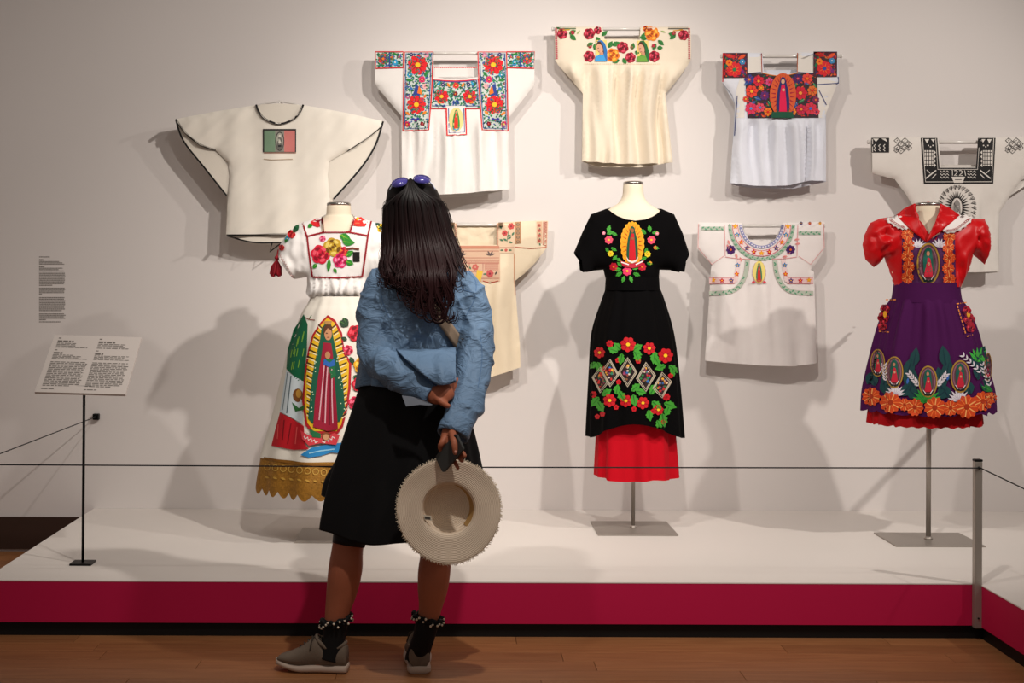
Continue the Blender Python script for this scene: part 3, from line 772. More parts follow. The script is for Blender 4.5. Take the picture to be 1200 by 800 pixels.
KB = '#191718'; KW = '#ded8d0'
S = [([(1079, 161.5), (1098.4, 161.5), (1101, 196.5), (1143.6, 196.5), (1146.2, 161.5), (1166.7, 161.5), (1164, 215), (1082.7, 215.5)], KB, 0)]
S += line([(1081.2, 162), (1084.6, 213), (1162.2, 212.8), (1164.6, 162)], .8, KW, 2)+line([(1096.6, 162), (1099, 198.4), (1145.6, 198.4), (1148, 162)], .7, KW, 2)
for ax in (0, 1):
    f = (lambda x: x) if ax == 0 else (lambda x: 2*1122.9-x)
    q = lambda pts: [(f(x), y) for x, y in pts]
    S += [(q([(1083.6, 163), (1089, 163), (1086.4, 168)]), KW, 2), (q([(1091, 163), (1095.6, 163), (1094, 167)]), KW, 2)]
    S += [(q(rect(1083.4, 176, 1093.6, 194.6)), KW, 2)]
    for k in range(4): S += line(q([(1083.4, 178.4+k*4.6), (1093.6, 178.4+k*4.6)]), .7, KB, 3)
    for k in range(3): S += line(q([(1085.4+k*3.2, 176), (1085.4+k*3.2, 194.6)]), .7, KB, 3)
    for k in range(4): S += [(q([(1094.6, 176+k*5), (1096.8, 178.5+k*5), (1094.6, 181+k*5)]), KW, 2)]
    for k in range(3): S += [(q(ell(1088+k*2.6, 170.4+(k % 2)*1.6, .9, .9, 6)), KW, 2)]
    S += line(q([(1085, 209), (1097, 199.5)]), 1.4, KW, 2)+line(q([(1086, 199), (1090, 203)]), .8, KW, 2)+line(q([(1092, 209), (1097, 204)]), .9, KW, 2)
    for r_ in range(3): S += [(s_[0], s_[1], s_[2]) for s_ in zigzag((f(1102), 201+r_*3.4), (f(1112), 201+r_*3.4), 1.0, 3.6, .8, KW, 2)]
S += [(q2, KW, 2) for q2 in ([(1115, 207), (1131, 207), (1128, 214), (1118, 214)],)]
S += line([(1119, 210.4), (1127, 210.4)], .7, KB, 3)
def two(x, y, w_, h_): return line([(x, y+.4), (x+w_*.5, y), (x+w_, y+h_*.22), (x+w_*.85, y+h_*.5), (x, y+h_), (x+w_, y+h_)], .95, KW, 3)
S += two(1118.2, 199.6, 3.9, 6.0)+two(1124, 199.6, 3.9, 6.0)
S += line([(1115.2, 199.6), (1116.2, 199.2), (1116.2, 205.6)], .8, KW, 3)+line([(1130.4, 199.4), (1131.6, 205.8)], .8, KW, 3)
decal(bk, 'cross_stitch_collar', S)
def dia(x, y, r, wdt=.8): return line([(x, y-r), (x+r*1.15, y), (x, y+r), (x-r*1.15, y)], wdt, '#33302f', 1, True)+[(ell(x, y, .6, .6, 6), '#33302f', 1)]
for cx0 in (1048, 1178.6):
    S = []
    for r_, row in enumerate(((3.5, 12.5), (8, 17), (3.5, 12.5), (8,))):
        for c_ in row: S += dia(cx0+c_, 164.6+r_*4, 3.2)
    S += dia(cx0+17, 172.8, 3.2)+dia(cx0+2.6, 176, 2.6)
    decal(bk, 'cross_stitch_diamonds', S)
S = [(rect(1021.2, 161.4, 1042, 178.6), KB, 0), ([(1023, 162.4), (1030, 162.4), (1026.5, 166)], KW, 1), ([(1033, 162.4), (1038, 162.4), (1040, 166.4)], KW, 1)]
for k in range(3): S += zigzag((1025+k*5.6, 169), (1025+k*5.6, 177), 1, 3.6, .9, KW, 1)
S += line([(1022.6, 163), (1022.6, 178)], .7, KW, 1)
decal(bk, 'cross_stitch_cuff', S)
S = []
for k in range(26):
    a = 2*pi*k/26
    S += line([(1121.5+17*cos(a), 243+21*sin(a)), (1121.5+23*cos(a+.09), 243+26*sin(a+.09))], .8, '#3a3838', 1)+dia(1121.5+20.6*cos(a), 243+24.4*sin(a), 1.9, .6)
for k in range(30):
    a = 2*pi*k/30
    S.append(([(1121.5+15.5*cos(a), 243+20*sin(a)), (1121.5+7.5*cos(a+.09), 243+12*sin(a+.09)), (1121.5+7.5*cos(a-.09), 243+12*sin(a-.09))], '#201e1f', 1))
S += line([tuple(p) for p in ell(1121.5, 243, 7, 12, 20)], 1, '#201e1f', 1, True)
S += [([(1121.5, 233), (1125, 238), (1126, 252), (1117, 252), (1118, 238)], '#8d8884', 1)]+zigzag((1118, 238), (1125, 250), .8, 3, .6, '#201e1f', 2)
decal(bk, 'cross_stitch_figure', S)

# ---- 6: small white blouse with ring of flowers
c6 = cloth('child_blouse_white', '#e9e2df', 0.88, 300, .2)
front = [(817.8, 260.5), (868.8, 261), (871, 273), (879, 284), (891, 288.6), (905, 285), (914, 275), (918, 261), (966.7, 259.7), (966, 280), (965, 295), (957, 308), (950, 316), (954, 318.7), (955.5, 370), (957, 425), (930, 428.5), (892, 427.7), (860, 425.5), (826, 422.5), (829.5, 370), (833, 316), (834, 310), (824, 300), (817, 291)]
def p6(x, y): return pleat(15.2, 0.014, 20, 300, 345, 140)(x, y)
ch = hung('embroidered_blouse', 'small white blouse with round neck ringed by colourful flowers, right of the black dress', 'blouse', (891, 427), [
    ('front_panel', front, {1, 2, 3, 4, 5, 6, 15, 16, 17, 18}, c6, 0.02, 8, p6, -1, -0.004),
    ('back_panel', [(817.8, 260.5), (869, 261), (878, 281), (908, 281), (918, 261), (966.7, 259.7), (965, 295), (950, 316), (956, 425), (930, 430), (860, 428), (826, 423), (833, 312), (817, 291)], {1, 2, 3, 8, 9, 10}, c6, 0.006, 8, None, 1, 0.004)])
rod(820, 965, 264.5, 'clear rod holding the small white blouse right of the black dress')
def arc(cx, cy, rx, ry, a0, a1, n=22): return [(cx+rx*cos(radians(a0+(a1-a0)*i/n)), cy+ry*sin(radians(a0+(a1-a0)*i/n))) for i in range(n+1)]
LAV, PKT, GRS = '#8d8fb8', '#dda0a4', '#5f9a78'
cx6, cy6 = 892.5, 261.5
S = line(arc(cx6, cy6, 24.6, 28, 4, 176), 3.4, LAV, 1)
for k in range(22):
    a = radians(8+164*k/21); S.append((ell(cx6+24.6*cos(a), cy6+28*sin(a), 1.0, 1.0, 6), '#e2dce4', 2))
decal(ch, 'neck_embroidery_ring', S)
S = line(arc(cx6, cy6, 31, 35, 2, 178), 6.4, '#ecd6d4', 1)+line(arc(cx6, cy6, 28, 32, 2, 178), .6, '#d0646e', 2)+line(arc(cx6, cy6, 34.4, 38.6, 2, 178), .6, '#d0646e', 2)
decal(ch, 'flower_band_ground', S)
cols6 = ['#eea22c', '#2a86c0', '#e8642c', '#4a2a7a', '#c82038', '#f0a030', '#c82038', '#4a2a7a', '#e8642c', '#2a86c0', '#eea22c']
for k, c in enumerate(cols6):
    a = radians(6+168*k/10); decal(ch, 'embroidered_star_flower', star(cx6+31*cos(a), cy6+35*sin(a), 3.5, c, YEL, L=3))
S = line(arc(cx6, cy6, 37.4, 42, 2, 178), 3.8, '#a6b8a4', 1)
for k in range(40):
    a = radians(4+172*k/39); S += leaf(cx6+37.4*cos(a)-1.6, cy6+42*sin(a), 3.4, 1.5, -45 if k % 2 else 45, GRS, None, 2)
decal(ch, 'leaf_band', S)
for x in (856.4, 926.5): decal(ch, 'embroidered_flower', flower(x, 292.5, 5.6, '#4a1f66', '#d8602c', 8, '#2c123e'))
for sx in (1, -1):
    f = lambda x: 892+sx*(x-892)*1.0
    for k, (x, y) in enumerate(((853, 281), (852, 286), (862, 297), (867, 301))): decal(ch, 'pink_sprig', leaf(f(x), y, 6, 3, 30+sx*40, '#e59a94', '#c8606a', 1))
    S = line([(f(849), 264), (f(850), 300)], .7, '#dd9a9c', 1)+line([(f(850), 301), (f(866), 303), (f(880), 303.6)], .7, '#dd9a9c', 1)
    S += line([(f(x), y) for x, y in ((818.5, 262), (818, 290), (834, 309.6), (848, 300))], .7, '#e3a4a4', 1)
    decal(ch, 'sleeve_stitching', S)
    pts = [(f(x), y) for x, y in ((876, 304), (874, 320), (868, 333), (860, 340), (848, 343), (831, 343.6))]
    pts = [tuple(p) for p in catmull(pts, 4)]
    S = line(pts, 5, '#b9c2b2', 1)+line(pts, 5.6, '#c0a8a4', 0)
    for i in range(1, len(pts)-1): S += leaf(pts[i][0]-1.6, pts[i][1], 3.6, 1.7, 40 if i % 2 else -40, GRS, None, 2)
    decal(ch, 'leaf_band', S)
    S = line([(f(866), 304), (f(864), 318)], 4.6, '#ead0cf', 1)+line([(f(864), 316), (f(862), 330)], 4.6, '#ead0cf', 1)+line([(f(862), 328.6), (f(831), 328.6)], 7, '#e6c2c2', 1)
    S += line([(f(860), 325), (f(831), 325)], .6, '#cf7a80', 2)+line([(f(861), 332.2), (f(831), 332.2)], .6, '#cf7a80', 2)
    decal(ch, 'flower_band_ground', S)
    for x, y, c in ((864.4, 310.5, '#2a7ab8'), (863.4, 321, '#e8642c'), (857, 328.6, '#4a2a7a'), (846, 328.6, '#c82038'), (836, 328, '#eea22c')): decal(ch, 'embroidered_star_flower', star(f(x), y, 3.3, c, YEL, L=3))
S = line([(822, 267.4), (848.5, 267.4)], 4, '#b3bfae', 1)
for k in range(8): S += leaf(822.5+k*3.2, 267.4, 3.6, 1.8, 35 if k % 2 else -35, GRS, None, 2)
decal(ch, 'leaf_band', S)
S = line([(936, 273), (962, 273)], 4, '#b3bfae', 1)
for k in range(8): S += leaf(936.5+k*3.2, 273, 3.6, 1.8, 35 if k % 2 else -35, GRS, None, 2)
decal(ch, 'leaf_band', S)
for x, c in ((939, '#4a2a7a'), (949, '#c82038'), (961, '#eea22c')): decal(ch, 'embroidered_star_flower', star(x, 261.4, 2.4, c, YEL))
S = [(rosette(889.6, 319.5, 13.8, 16, .05), '#d9a0a0', 1)]; S[0] = ([(889.6+(x-889.6)*.6, y) for x, y in S[0][0]], '#c9a8a0', 1)
S += figure(889.6, 318.6, 14, 26, '#ecd87a', None, '#2a7a5a', '#d0281f', '#c98a66', None, '#c83048', L=3)
S += [(ell(883, 330.5, 2, 1.6, 6), '#d04050', 9), (ell(896, 330.5, 2, 1.6, 6), '#d04050', 9)]
decal(ch, 'embroidered_figure', S)

# ---- 7: old cream silk blouse partly behind the visitor
c7 = cloth('silk_cream', '#eddcc0', 0.55, 120, .25)
ax7 = 558.5
half = [(582, 261), (603, 259.5), (628, 258.5), (642.5, 258.5), (641, 290), (628, 307), (615, 320), (603.5, 329), (606, 365), (609, 400), (609.7, 430), (576, 441)]
front = [(582, 287), (582, 261)]+half[1:]+[(558.5, 442), (541, 441)]+[(2*ax7-x, y) for x, y in half[::-1]][1:-1]+[(535, 261), (535, 287)]
n7 = len(front)
p7 = lambda x, y: pleat(19.4, 0.017, 18, 300, 350, 170)(x, y)+(0.004*noise.noise(V((x/5, y/30, 2))) if y < 292 and x > 608 else 0)
op = {0, n7-2, n7-1, 3, 10, 11, 12, 13, 14}
si = hung('embroidered_blouse', 'aged cream silk blouse with faded pink cross-stitch, half hidden behind the visitor', 'blouse', (558.5, 441), [
    ('front_panel', front, op, c7, 0.018, 8, p7, -1, -0.004),
    ('back_panel', [(582, 264), (582, 261)]+half[1:]+[(558.5, 443), (541, 442)]+[(2*ax7-x, y) for x, y in half[::-1]][1:-1]+[(535, 261), (535, 264)], op, c7, 0.005, 8, lambda x, y: .006*noise.noise(V((x/7, y/7, 4))), 1, 0.003)])
rod(478, 639, 263, 'clear rod holding the aged cream silk blouse')
FP, FPD, FG = '#d9a48c', '#b9685c', '#4f7a5c'
S = [(rect(532, 288, 586, 330), '#dcb89c', 0)]
S += line([(533, 289.6), (585, 289.6)], 3.4, '#cc8a70', 1)+line([(533, 294), (585, 294)], .6, FPD, 1)+line([(533, 302), (585, 302)], .6, FPD, 1)+line([(533, 308), (585, 308)], 1, FPD, 1)
for yy in (304.6, 306): S += zigzag((533, yy), (585, yy), .5, 2.6, .5, FPD, 1)
for x in (541, 574.5):
    for a in (-160, -120, -60, -20): S += leaf(x, 299, 6, 2, a, '#6a5a58', None, 2)
    S += leaf(x, 300, 3, 2, -90, '#6a5a58', None, 2)
for k in range(5): S += zigzag((568, 309.6+k*1.6), (584, 309.6+k*1.6), .5, 2.2, .6, '#c07068', 1)
S += line([(550, 308), (550, 318), (566, 318), (566, 308)], 1, '#b87870', 1)+flower(557, 313, 4, '#cc6a60', FP, 6)+leaf(550, 312, 4, 2, 60, FG, None, 2)
S += flower(574, 320.5, 4.6, '#c85a5a', '#8a3040', 6, L=2)+leaf(566, 321, 5, 2, 0, FG, None, 2)+leaf(580, 322, 5, 2, -60, '#5a5048', None, 2)+[([(559, 316), (566, 318), (563, 330), (557, 330)], '#e8c04a', 2)]+line([(533, 326), (585, 326)], .7, FPD, 1)
S += flower(544, 321, 4.4, '#c85a5a', '#8a3040', 6, L=2)
decal(si, 'cross_stitch_yoke', S)
for sx in (1, -1):
    f = lambda x: ax7+sx*(x-ax7)
    S = [([(f(584), 260.6), (f(602.6), 260), (f(602.6), 296.5), (f(584), 296.5)], '#e2c6a8', 0)]+line([(f(584), 290), (f(602.6), 290)], .8, '#b87868', 1)
    S += flower(f(599), 265, 4, '#c8504c', '#8a2a30', 6)+flower(f(591.5), 273, 3.6, '#c8504c', '#8a2a30', 6)+line([(f(594), 284), (f(596), 270)], .7, FG, 1)
    for x, y, a in ((594, 282, -150), (595, 280, -30), (594, 277, -20), (588, 268, -120), (600, 276, -60), (596, 283, 20), (590, 282, 200)): S += leaf(f(x), y, 5, 2.4, a if sx > 0 else 180-a, FG, None, 2)
    S += flower(f(593), 293, 1.8, '#c8504c', FP, 5)+leaf(f(596), 293, 4, 2, 0 if sx > 0 else 180, FG, None, 2)+leaf(f(590), 293, 4, 2, 180 if sx > 0 else 0, FG, None, 2)
    decal(si, 'cross_stitch_strap', S)
    S = [([(f(603.4), 260), (f(610.6), 259.6), (f(610.6), 285), (f(603.4), 286)], '#b98a66', 0)]
    for k in range(5): S.append((ell(f(607), 263+k*5, 2, 1.6, 8), '#6a6a58', 1)); S.append((ell(f(607), 263+k*5, 1, .8, 6), '#cf9a78', 2))
    decal(si, 'cross_stitch_sleeve_band', S)
    S = [([(f(629), 259.6), (f(635.4), 259.4), (f(635.4), 285), (f(629), 285)], '#dcb494', 0)]
    for k in range(4): S += flower(f(632), 264+k*6, 1.8, '#b84a44', FP, 5)+leaf(f(632), 267+k*6, 3, 1.6, 60, FG, None, 1)
    decal(si, 'cross_stitch_sleeve_band', S)
    S = [([(f(636.4), 259.4), (f(641.6), 259.4), (f(640.8), 289), (f(636), 287)], '#d29a84', 0)]+zigzag((f(639), 260), (f(638.4), 288), 1.6, 3, .7, '#a8584c', 1)
    decal(si, 'cross_stitch_sleeve_band', S)
    decal(si, 'red_seam', line([(f(603.4), 289.4), (f(622), 291), (f(640.6), 289.6)], 1, '#c26a54', 1)+line([(f(602.6), 297), (f(602.8), 325), (f(604), 346)], .8, '#cc8a64', 1))
    decal(si, 'neck_trim', zigzag((f(583), 262), (f(583), 287), .8, 2.4, 1, '#cc8a70', 1))
decal(si, 'red_seam', line([(566, 329), (574, 331.6), (584, 329)], 1, '#b8503c', 1))
# ------------------------------------------------------------------ dressed mannequins
cream = mat('form_linen', '#e9dcc4', 0.85, bump=.15, bscale=300)
chrome = mat('chrome', '#b9b4ae', 0.22, 1.0, bump=.4, bscale=40)
def ring_px(py, cx, hw, hd, d, n=48, fold=None, dy=0.0, zf=None):
    """horizontal ellipse through the px silhouette at depth d"""
    c = PX(cx, py, d); sc_ = d/F; out = []
    for j in range(n):
        a = 2*pi*j/n
        k = 1.0+(fold(a) if fold else 0.0)
        z = c.z+(zf(a) if zf else 0.0)
        out.append(V((c.x+hw*sc_*cos(a)*k, d+dy-hd*sin(a)*k, z)))   # a=pi/2 faces the camera
    return out
def mannequin(cx, d, top, chin, base_px, label, pole_r, tw):
    c = PX(cx, 600, d)
    r = empty('dress_form', (c.x, d, HP), label, 'mannequin')
    x0, x1, w0 = base_px
    s = d/F
    # flat steel base, skewed a little as it stands turned
    hx = (x1-x0)/2*s
    g = G(); z0 = HP; z1 = HP+.006
    q = [(c.x-hx, d-w0), (c.x+hx, d-w0), (c.x+hx, d+w0), (c.x-hx, d+w0)]
    g.add([(x, y, z0) for x, y in q]+[(x, y, z1) for x, y in q], [(0, 3, 2, 1), (4, 5, 6, 7), (0, 1, 5, 4), (1, 2, 6, 5), (2, 3, 7, 6), (3, 0, 4, 7)])
    g.build('base_plate', steel, r, smooth=False)
    zt_ = PX(cx, chin+90, d).z
    G().tube([(c.x, d, HP+.006), (c.x, d, zt_)], pole_r, 14, capround=False).build('pole', steel, r)
    G().lathe((c.x, d, HP+.006), [(pole_r*1.7, 0), (pole_r*1.7, .004), (pole_r*1.2, .012)], 16).build('pole_collar', steel, r)
    prof = [(top, tw*.94, .042), (top+4, tw, .045), (top+12, tw*1.04, .046), (chin-7, tw*1.2, .05), (chin-1, tw*1.6, .057), (chin+4, tw*2.3, .064), (chin+14, tw*3.2, .075), (chin+45, tw*2.9, .085), (chin+75, tw*2.2, .08), (chin+88, tw*2.2, .075)]
    P = catmull(prof, 4)
    g = G().loft([ring_px(p[0], cx, p[1], p[2], d, 40) for p in P])
    g.build('torso', cream, r)
    g = G().loft([ring_px(top+1.2, cx, tw*.99, .0445, d, 28), ring_px(top-1.4, cx, tw*.99, .0445, d, 28), ring_px(top-2.6, cx, tw*.8, .036, d, 28), ring_px(top-3.0, cx, tw*.3, .014, d, 28)])
    g.build('neck_cap', chrome, r)
    return r
def skirt(root, name, m, cx, d, levels, n, fold, hem=None, parent=None, register=True, sub=6, nseg=144):
    """levels: (py, x_left, x_right, half depth m, fold amount)"""
    P = catmull(levels, sub); rings = []
    y0, y1 = levels[0][0], levels[-1][0]
    for p in P:
        t = (p[0]-y0)/(y1-y0)
        rings.append(ring_px(p[0], (p[1]+p[2])/2, (p[2]-p[1])/2, p[3], d, nseg, lambda a: 1.7*p[4]*fold(a, t), 0.0, (lambda a: hem(a, t)) if hem else None))
    g = G().loft(rings, cap=False)
    # outward normals
    o = mesh(name, g.v, [tuple(reversed(f)) for f in g.f], m, parent or root)
    if register: reg(root, g.v, g.f)
    return o

# ================= 1: white embroidered blouse and long skirt
D1 = 5.88
mannequin(397, D1, 239.5, 261, (347, 441, .165), 'linen dress form under the white rose blouse, behind the visitor', .009, 14.2)
wb = cloth('blouse_white_cotton', '#efebe8', 0.8, 300, .2)
b1 = empty('embroidered_blouse', PX(397, 350, D1), 'white short-sleeved blouse with a rose bouquet panel and red crochet edging', 'blouse')
fr = [(377, 253.7), (378.5, 272), (410.5, 272), (416, 253.7), (443.3, 261.6), (459, 276), (468, 292), (466, 303), (458, 314), (448, 327), (434, 324), (433.5, 334), (435.5, 343), (430, 349), (415, 351), (397, 350.5), (380, 349), (364, 348.5), (358.6, 342.5), (360, 333), (359.7, 324.6), (345, 327), (334, 312), (327, 299), (326, 290), (335, 276), (350.7, 261.6)]
n1 = len(fr)
def w1(x, y):
    if y > 322: return .012*sin(x*.8+7*noise.noise(V((x/11, y/30, 1))))*smooth01(322, 330, y)*(1-.4*smooth01(342, 350, y))+.012*smooth01(325, 338, y)-.03*smooth01(341, 350, y)
    if x < 360 or x > 434: return .013*noise.noise(V((x/7, y/12, 6)))+.006*noise.noise(V((x/3, y/6, 2)))*smooth01(300, 325, y)
    return .002*noise.noise(V((x/14, y/14, 2)))
for nm, poly, ops, sg in (('front', fr, {0, 1, 2, 8, 21, 22} | {13, 14, 15, 16, 17}, -1), ('back', [fr[0], (380, 250.5), (397, 249.5), (413, 250.5)]+fr[3:], {0, 1, 2, 3, 22, 23}, 1)):
    vs, fs = sheet(poly, ops, D1, .10 if sg < 0 else .085, 16, 2.6, w1, sg)
    mesh(nm, vs, fs, wb, b1)
    if sg < 0: reg(b1, vs, fs)
RE = '#9c1222'
def crochet(pts, wdt=2.4):
    S = []
    for a, b in zip(pts[:-1], pts[1:]): S += line([a, b], wdt*.75, RE, 1)+zigzag(a, b, wdt*.42, 2.4, 1.0, RE, 2)
    return S
decal(b1, 'crochet_edging', crochet([(354.5, 261), (360, 278), (362.5, 300), (366, 324.5), (394, 325.5), (424.5, 324), (428, 300), (431, 277), (435, 259)]))
decal(b1, 'crochet_edging', crochet([(377.4, 255), (379, 271.8), (410, 271.8), (415.6, 255)]))
decal(b1, 'crochet_edging', crochet([(361, 276.6), (379, 272)]))
decal(b1, 'crochet_edging', crochet([(410, 272), (430, 276)]))
# bouquet on the chest panel
decal(b1, 'embroidered_rose', rose(375.5, 298, 11.6, '#d81d3c', '#f05a6c', '#8f0c22', 3))
decal(b1, 'embroidered_rose', rose(390, 289.5, 11.4, '#c9a02c', '#e8d06a', '#6f4a12', 5))
decal(b1, 'embroidered_rose', rose(399, 305, 9.2, '#e62a6c', '#f78ab0', '#a00f40', 8))
decal(b1, 'embroidered_rose', rose(402.5, 294.5, 6, '#d81d3c', '#f4603a', '#a80f28', 9))
decal(b1, 'embroidered_bud', rose(378, 279.5, 3.8, '#ee5a86', '#f7a0b8', '#c02a58', 4))
for x, y, l, wdt, a in ((398, 275, 15, 9, 25), (401, 283, 15, 9, 5), (405, 300, 11, 7, -35), (405, 306, 10, 7, 20), (371, 309, 7, 5, 130), (386, 303, 16, 5, 95), (391, 314, 7, 4, 60), (401, 274, 10, 6, 70)): decal(b1, 'embroidered_leaf', leaf(x, y, l, wdt, a, '#2c8a2c', '#9acb3a', 2))
decal(b1, 'embroidered_stem', line([(405, 292), (413, 290.5), (421, 292)], 2, '#7a3a24', 3)+[(rect(413.5, 295, 421.5, 306.5), '#15120f', 2)])
# shoulder flowers
decal(b1, 'shoulder_flower', [([(364, 259.5), (370, 256), (377, 256), (378, 264), (372, 266), (364, 263)], '#d8232c', 3), ([(368, 258), (377, 257), (377, 262)], '#8f0c22', 4)]+leaf(366, 262, 7, 5, 140, '#2f8a2c', DGRN, 3))
decal(b1, 'shoulder_flower', [([(414, 264), (416, 256), (423, 254), (431, 260), (428, 265), (420, 265)], '#e0322c', 3), ([(416, 262), (418, 257), (422, 262)], '#f06a4a', 4), (ell(419, 256, 1.8, 1.8, 7), YEL, 5)])
decal(b1, 'sleeve_flower', leaf(350, 263, 12, 6, 125, '#1d5a34', None, 2)+rose(341.5, 274, 5, '#d8202c', '#f05a4a', '#8f0c1c', 2)+flower(336.5, 279.5, 2.6, '#3aa0c8', WHT, 6)+leaf(337, 276, 9, 4.4, 110, '#2f7a34', None, 2)+rose(329.8, 290, 3.6, '#d8202c', '#f05a4a', '#8f0c1c', 6), step=2, base=.006)
decal(b1, 'sleeve_flower', leaf(440, 261, 12, 6, 40, '#14402c', None, 2)+rose(447, 267, 5.4, '#e8c020', '#f6e060', '#a07810', 2)+leaf(452, 272, 9, 4.4, 60, '#2f7a34', None, 2))
def cuff_crochet(pts): return crochet(pts, 2.0)
decal(b1, 'sleeve_edging', [(p, '#c9a8a4', L) for p, c, L in zigzag((328, 299), (344, 326), 1.2, 3, 1.2, RE, 1)])
# tassel on the sleeve
ts = PX(324, 300, D1-.03)
tas = G()
tas.ball(PX(324.5, 302, D1-.03), (.010, .010, .010))
tas.tube([PX(326, 293, D1-.02), PX(324.5, 301, D1-.03)], .003, 6)
R2 = random.Random(4)
for k in range(46):
    a = R2.uniform(0, 2*pi); rr = R2.uniform(.2, 1)*.026
    p = PX(324.5, 304, D1-.03); e = PX(323, 322+R2.uniform(-2, 2), D1-.03)+V((rr*cos(a), rr*sin(a), 0))
    tas.tube([p, p.lerp(e, .5)+V((rr*.35*cos(a), rr*.35*sin(a), 0)), e], .0032, 5)
tas.build('tassel', thread('#8f1020'), b1)
# skirt
sw = cloth('skirt_ivory', '#ece6da', 0.85, 280, .25)
s1 = empty('embroidered_skirt', PX(397, 560, D1), 'long ivory skirt with a large robed figure and gold lace hem', 'skirt')
def fold1(a, t): return .5*sin(7*a+.6)+.35*sin(12*a+1.7+2*t)+.25*sin(19*a)*(1-t)
LV = [(347, 365, 430, .10, .01), (356, 361, 433, .115, .02), (371, 352.5, 441, .14, .02), (418, 337, 457, .19, .025), (477, 324, 470, .235, .035), (534, 308.5, 485, .27, .04)]
skirt(s1, 'skirt_panel', sw, 397, D1, LV, 0, fold1, sub=7)
lace = mat('gold_lace', '#a8762a', 0.55, 0.25, var=.35, vscale=90, bump=.8, bscale=160)
# scalloped lace flounce
P = [(532, 310, 484, .268, .04), (545, 308, 487, .277, .042), (558, 306, 490, .286, .044), (568, 305, 491, .29, .046)]
def scal(a, t): return -0.016*abs(sin(a*17+.4))*smooth01(.6, 1, t)*1.6
lo = skirt(s1, 'lace_flounce', lace, 397, D1-.004, P, 0, lambda a, t: fold1(a, 1), scal, sub=5, nseg=272)
lg = []
for k in range(9):
    x = 313+k*9.5
    lg += line([tuple(p) for p in ell(x, 547+k*.9, 3.4, 3.6, 12)], .8, '#d2a850', 1, True)+leaf(x-3, 558+k*.8, 6, 2.6, 20, '#c79a42', None, 1)
lg += line([(309, 536.5), (330, 540), (350, 543), (375, 545), (400, 546)], 2.4, '#8a5a1c', 1)
decal(s1, 'lace_scrollwork', lg, step=2.6, base=.004)['kind'] = 'stuff'
# big figure: figure's oval centred near (381,445)
cx, cy = 381, 440
S = []
edge = [(384, 369), (393, 375), (401, 390), (404, 412), (412, 425), (411, 455), (407, 480), (402, 500), (396, 508), (366, 508), (358, 498), (354, 470), (356, 440), (361, 410), (366, 392), (376, 377)]
S.append((edge, '#b01c24', 1))
S.append(([(cx+(x-cx)*.9, cy+(y-cy)*.955) for x, y in edge], '#e3b521', 2))
for k in range(15):
    y = 384+k*7.4
    for sg in (-1, 1):
        xo = cx-(8+min(k, 5)*2.7) if sg < 0 else cx+13+min(k, 5)*2.5
        xi = cx-(4+min(k, 8)*1.4) if sg < 0 else cx+8+min(k, 8)*1.5
        S += line([(xo, y-4), (xi, y)], 1.5, '#3a2a1c', 3)+line([(xo, y-1.6), (xi, y+2.4)], 1.1, '#ece2c0', 3)
decal(s1, 'oval_of_rays', S, step=2.6, base=.0045)
S = [([(383, 377), (388, 380), (389.5, 390), (392, 402), (397, 425), (402, 450), (404.5, 480), (398, 494), (366, 496), (361, 490), (363, 470), (366, 440), (371, 415), (375, 398), (377, 384)], '#14573f', 5)]
for k in range(26):
    R3 = random.Random(k); y = 405+R3.random()*80; sd = R3.choice((-1, 1)); x = cx+2+sd*(9+(y-400)*.1+R3.random()*4)
    S.append((ell(x, y, .8, .8, 5), '#cfe0b8', 6))
decal(s1, 'figure_cloak', S, step=2.6, base=.0045)
S = [([(379, 401), (388, 402), (390, 415), (391.5, 440), (394, 470), (396, 503), (384, 505), (367, 500), (369, 470), (373, 440), (377, 415)], '#981330', 7)]
for pts in ([(380, 428), (377, 460), (374, 492)], [(384, 430), (382, 462), (381, 496)], [(389, 432), (389, 465), (390, 496)]): S += line(pts, 1.4, '#d8a8b0', 8)
for pts in ([(382, 428), (380, 462), (378, 494)], [(387, 430), (387, 465), (386, 498)]): S += line(pts, 1.0, '#5a0a1e', 8)
S += [([(380, 420), (386, 425), (392, 420), (393, 428), (386, 430), (379, 427)], '#2a62b0', 9), (ell(384, 416, 3.2, 4.4, 10), '#b98258', 9), ([(378, 423), (381, 420), (391, 421), (394, 440), (388, 444), (385, 430)], '#1d6a3c', 8)]
decal(s1, 'figure_gown', S, step=2.6, base=.0045)
decal(s1, 'figure_head', [(ell(384.5, 391, 4.4, 7.6, 14), '#c98f66', 9), ([(379, 392), (379.5, 383), (384, 379), (389, 382), (389.5, 388), (384, 384)], '#5a3420', 10), ([(379.6, 376), (389, 376), (387.6, 380), (381, 380)], '#b98a50', 10)]+line([(382, 390), (384, 390.4)], .7, '#2a1810', 11)+line([(383.4, 395), (386, 395)], .7, '#8a3028', 11))
S = [([(352, 504), (362, 510), (372, 507), (382, 511), (392, 507), (398, 510), (394, 521), (376, 519), (362, 522), (354, 514)], '#d6404a', 9)]+[(s_[0], '#f0ddda', 10) for s_ in zigzag((356, 512), (372, 518), 1.5, 4, 1.4, '#fff', 10)+zigzag((392, 512), (378, 518), 1.5, 4, 1.4, '#fff', 10)]
S += [(ell(382, 511, 5, 5, 12), '#8a4a28', 11), (ell(382, 512, 3.4, 3.6, 10), '#d09a70', 12), ([(362, 502), (376, 508), (376, 513), (366, 512)], '#1d6a3c', 11)]
decal(s1, 'winged_cherub', S, step=2.6, base=.0045)
decal(s1, 'blue_cloud', [([(356, 530), (366, 524), (376, 522), (390, 520), (402, 518), (402, 531), (388, 530), (376, 534), (362, 536), (352, 533)], '#2a86c4', 2)]+[(s_[0], '#9ad0ea', 3) for s_ in line([(362, 531), (376, 528), (392, 526)], 1.4, '#fff', 3)], step=2.6, base=.0045)
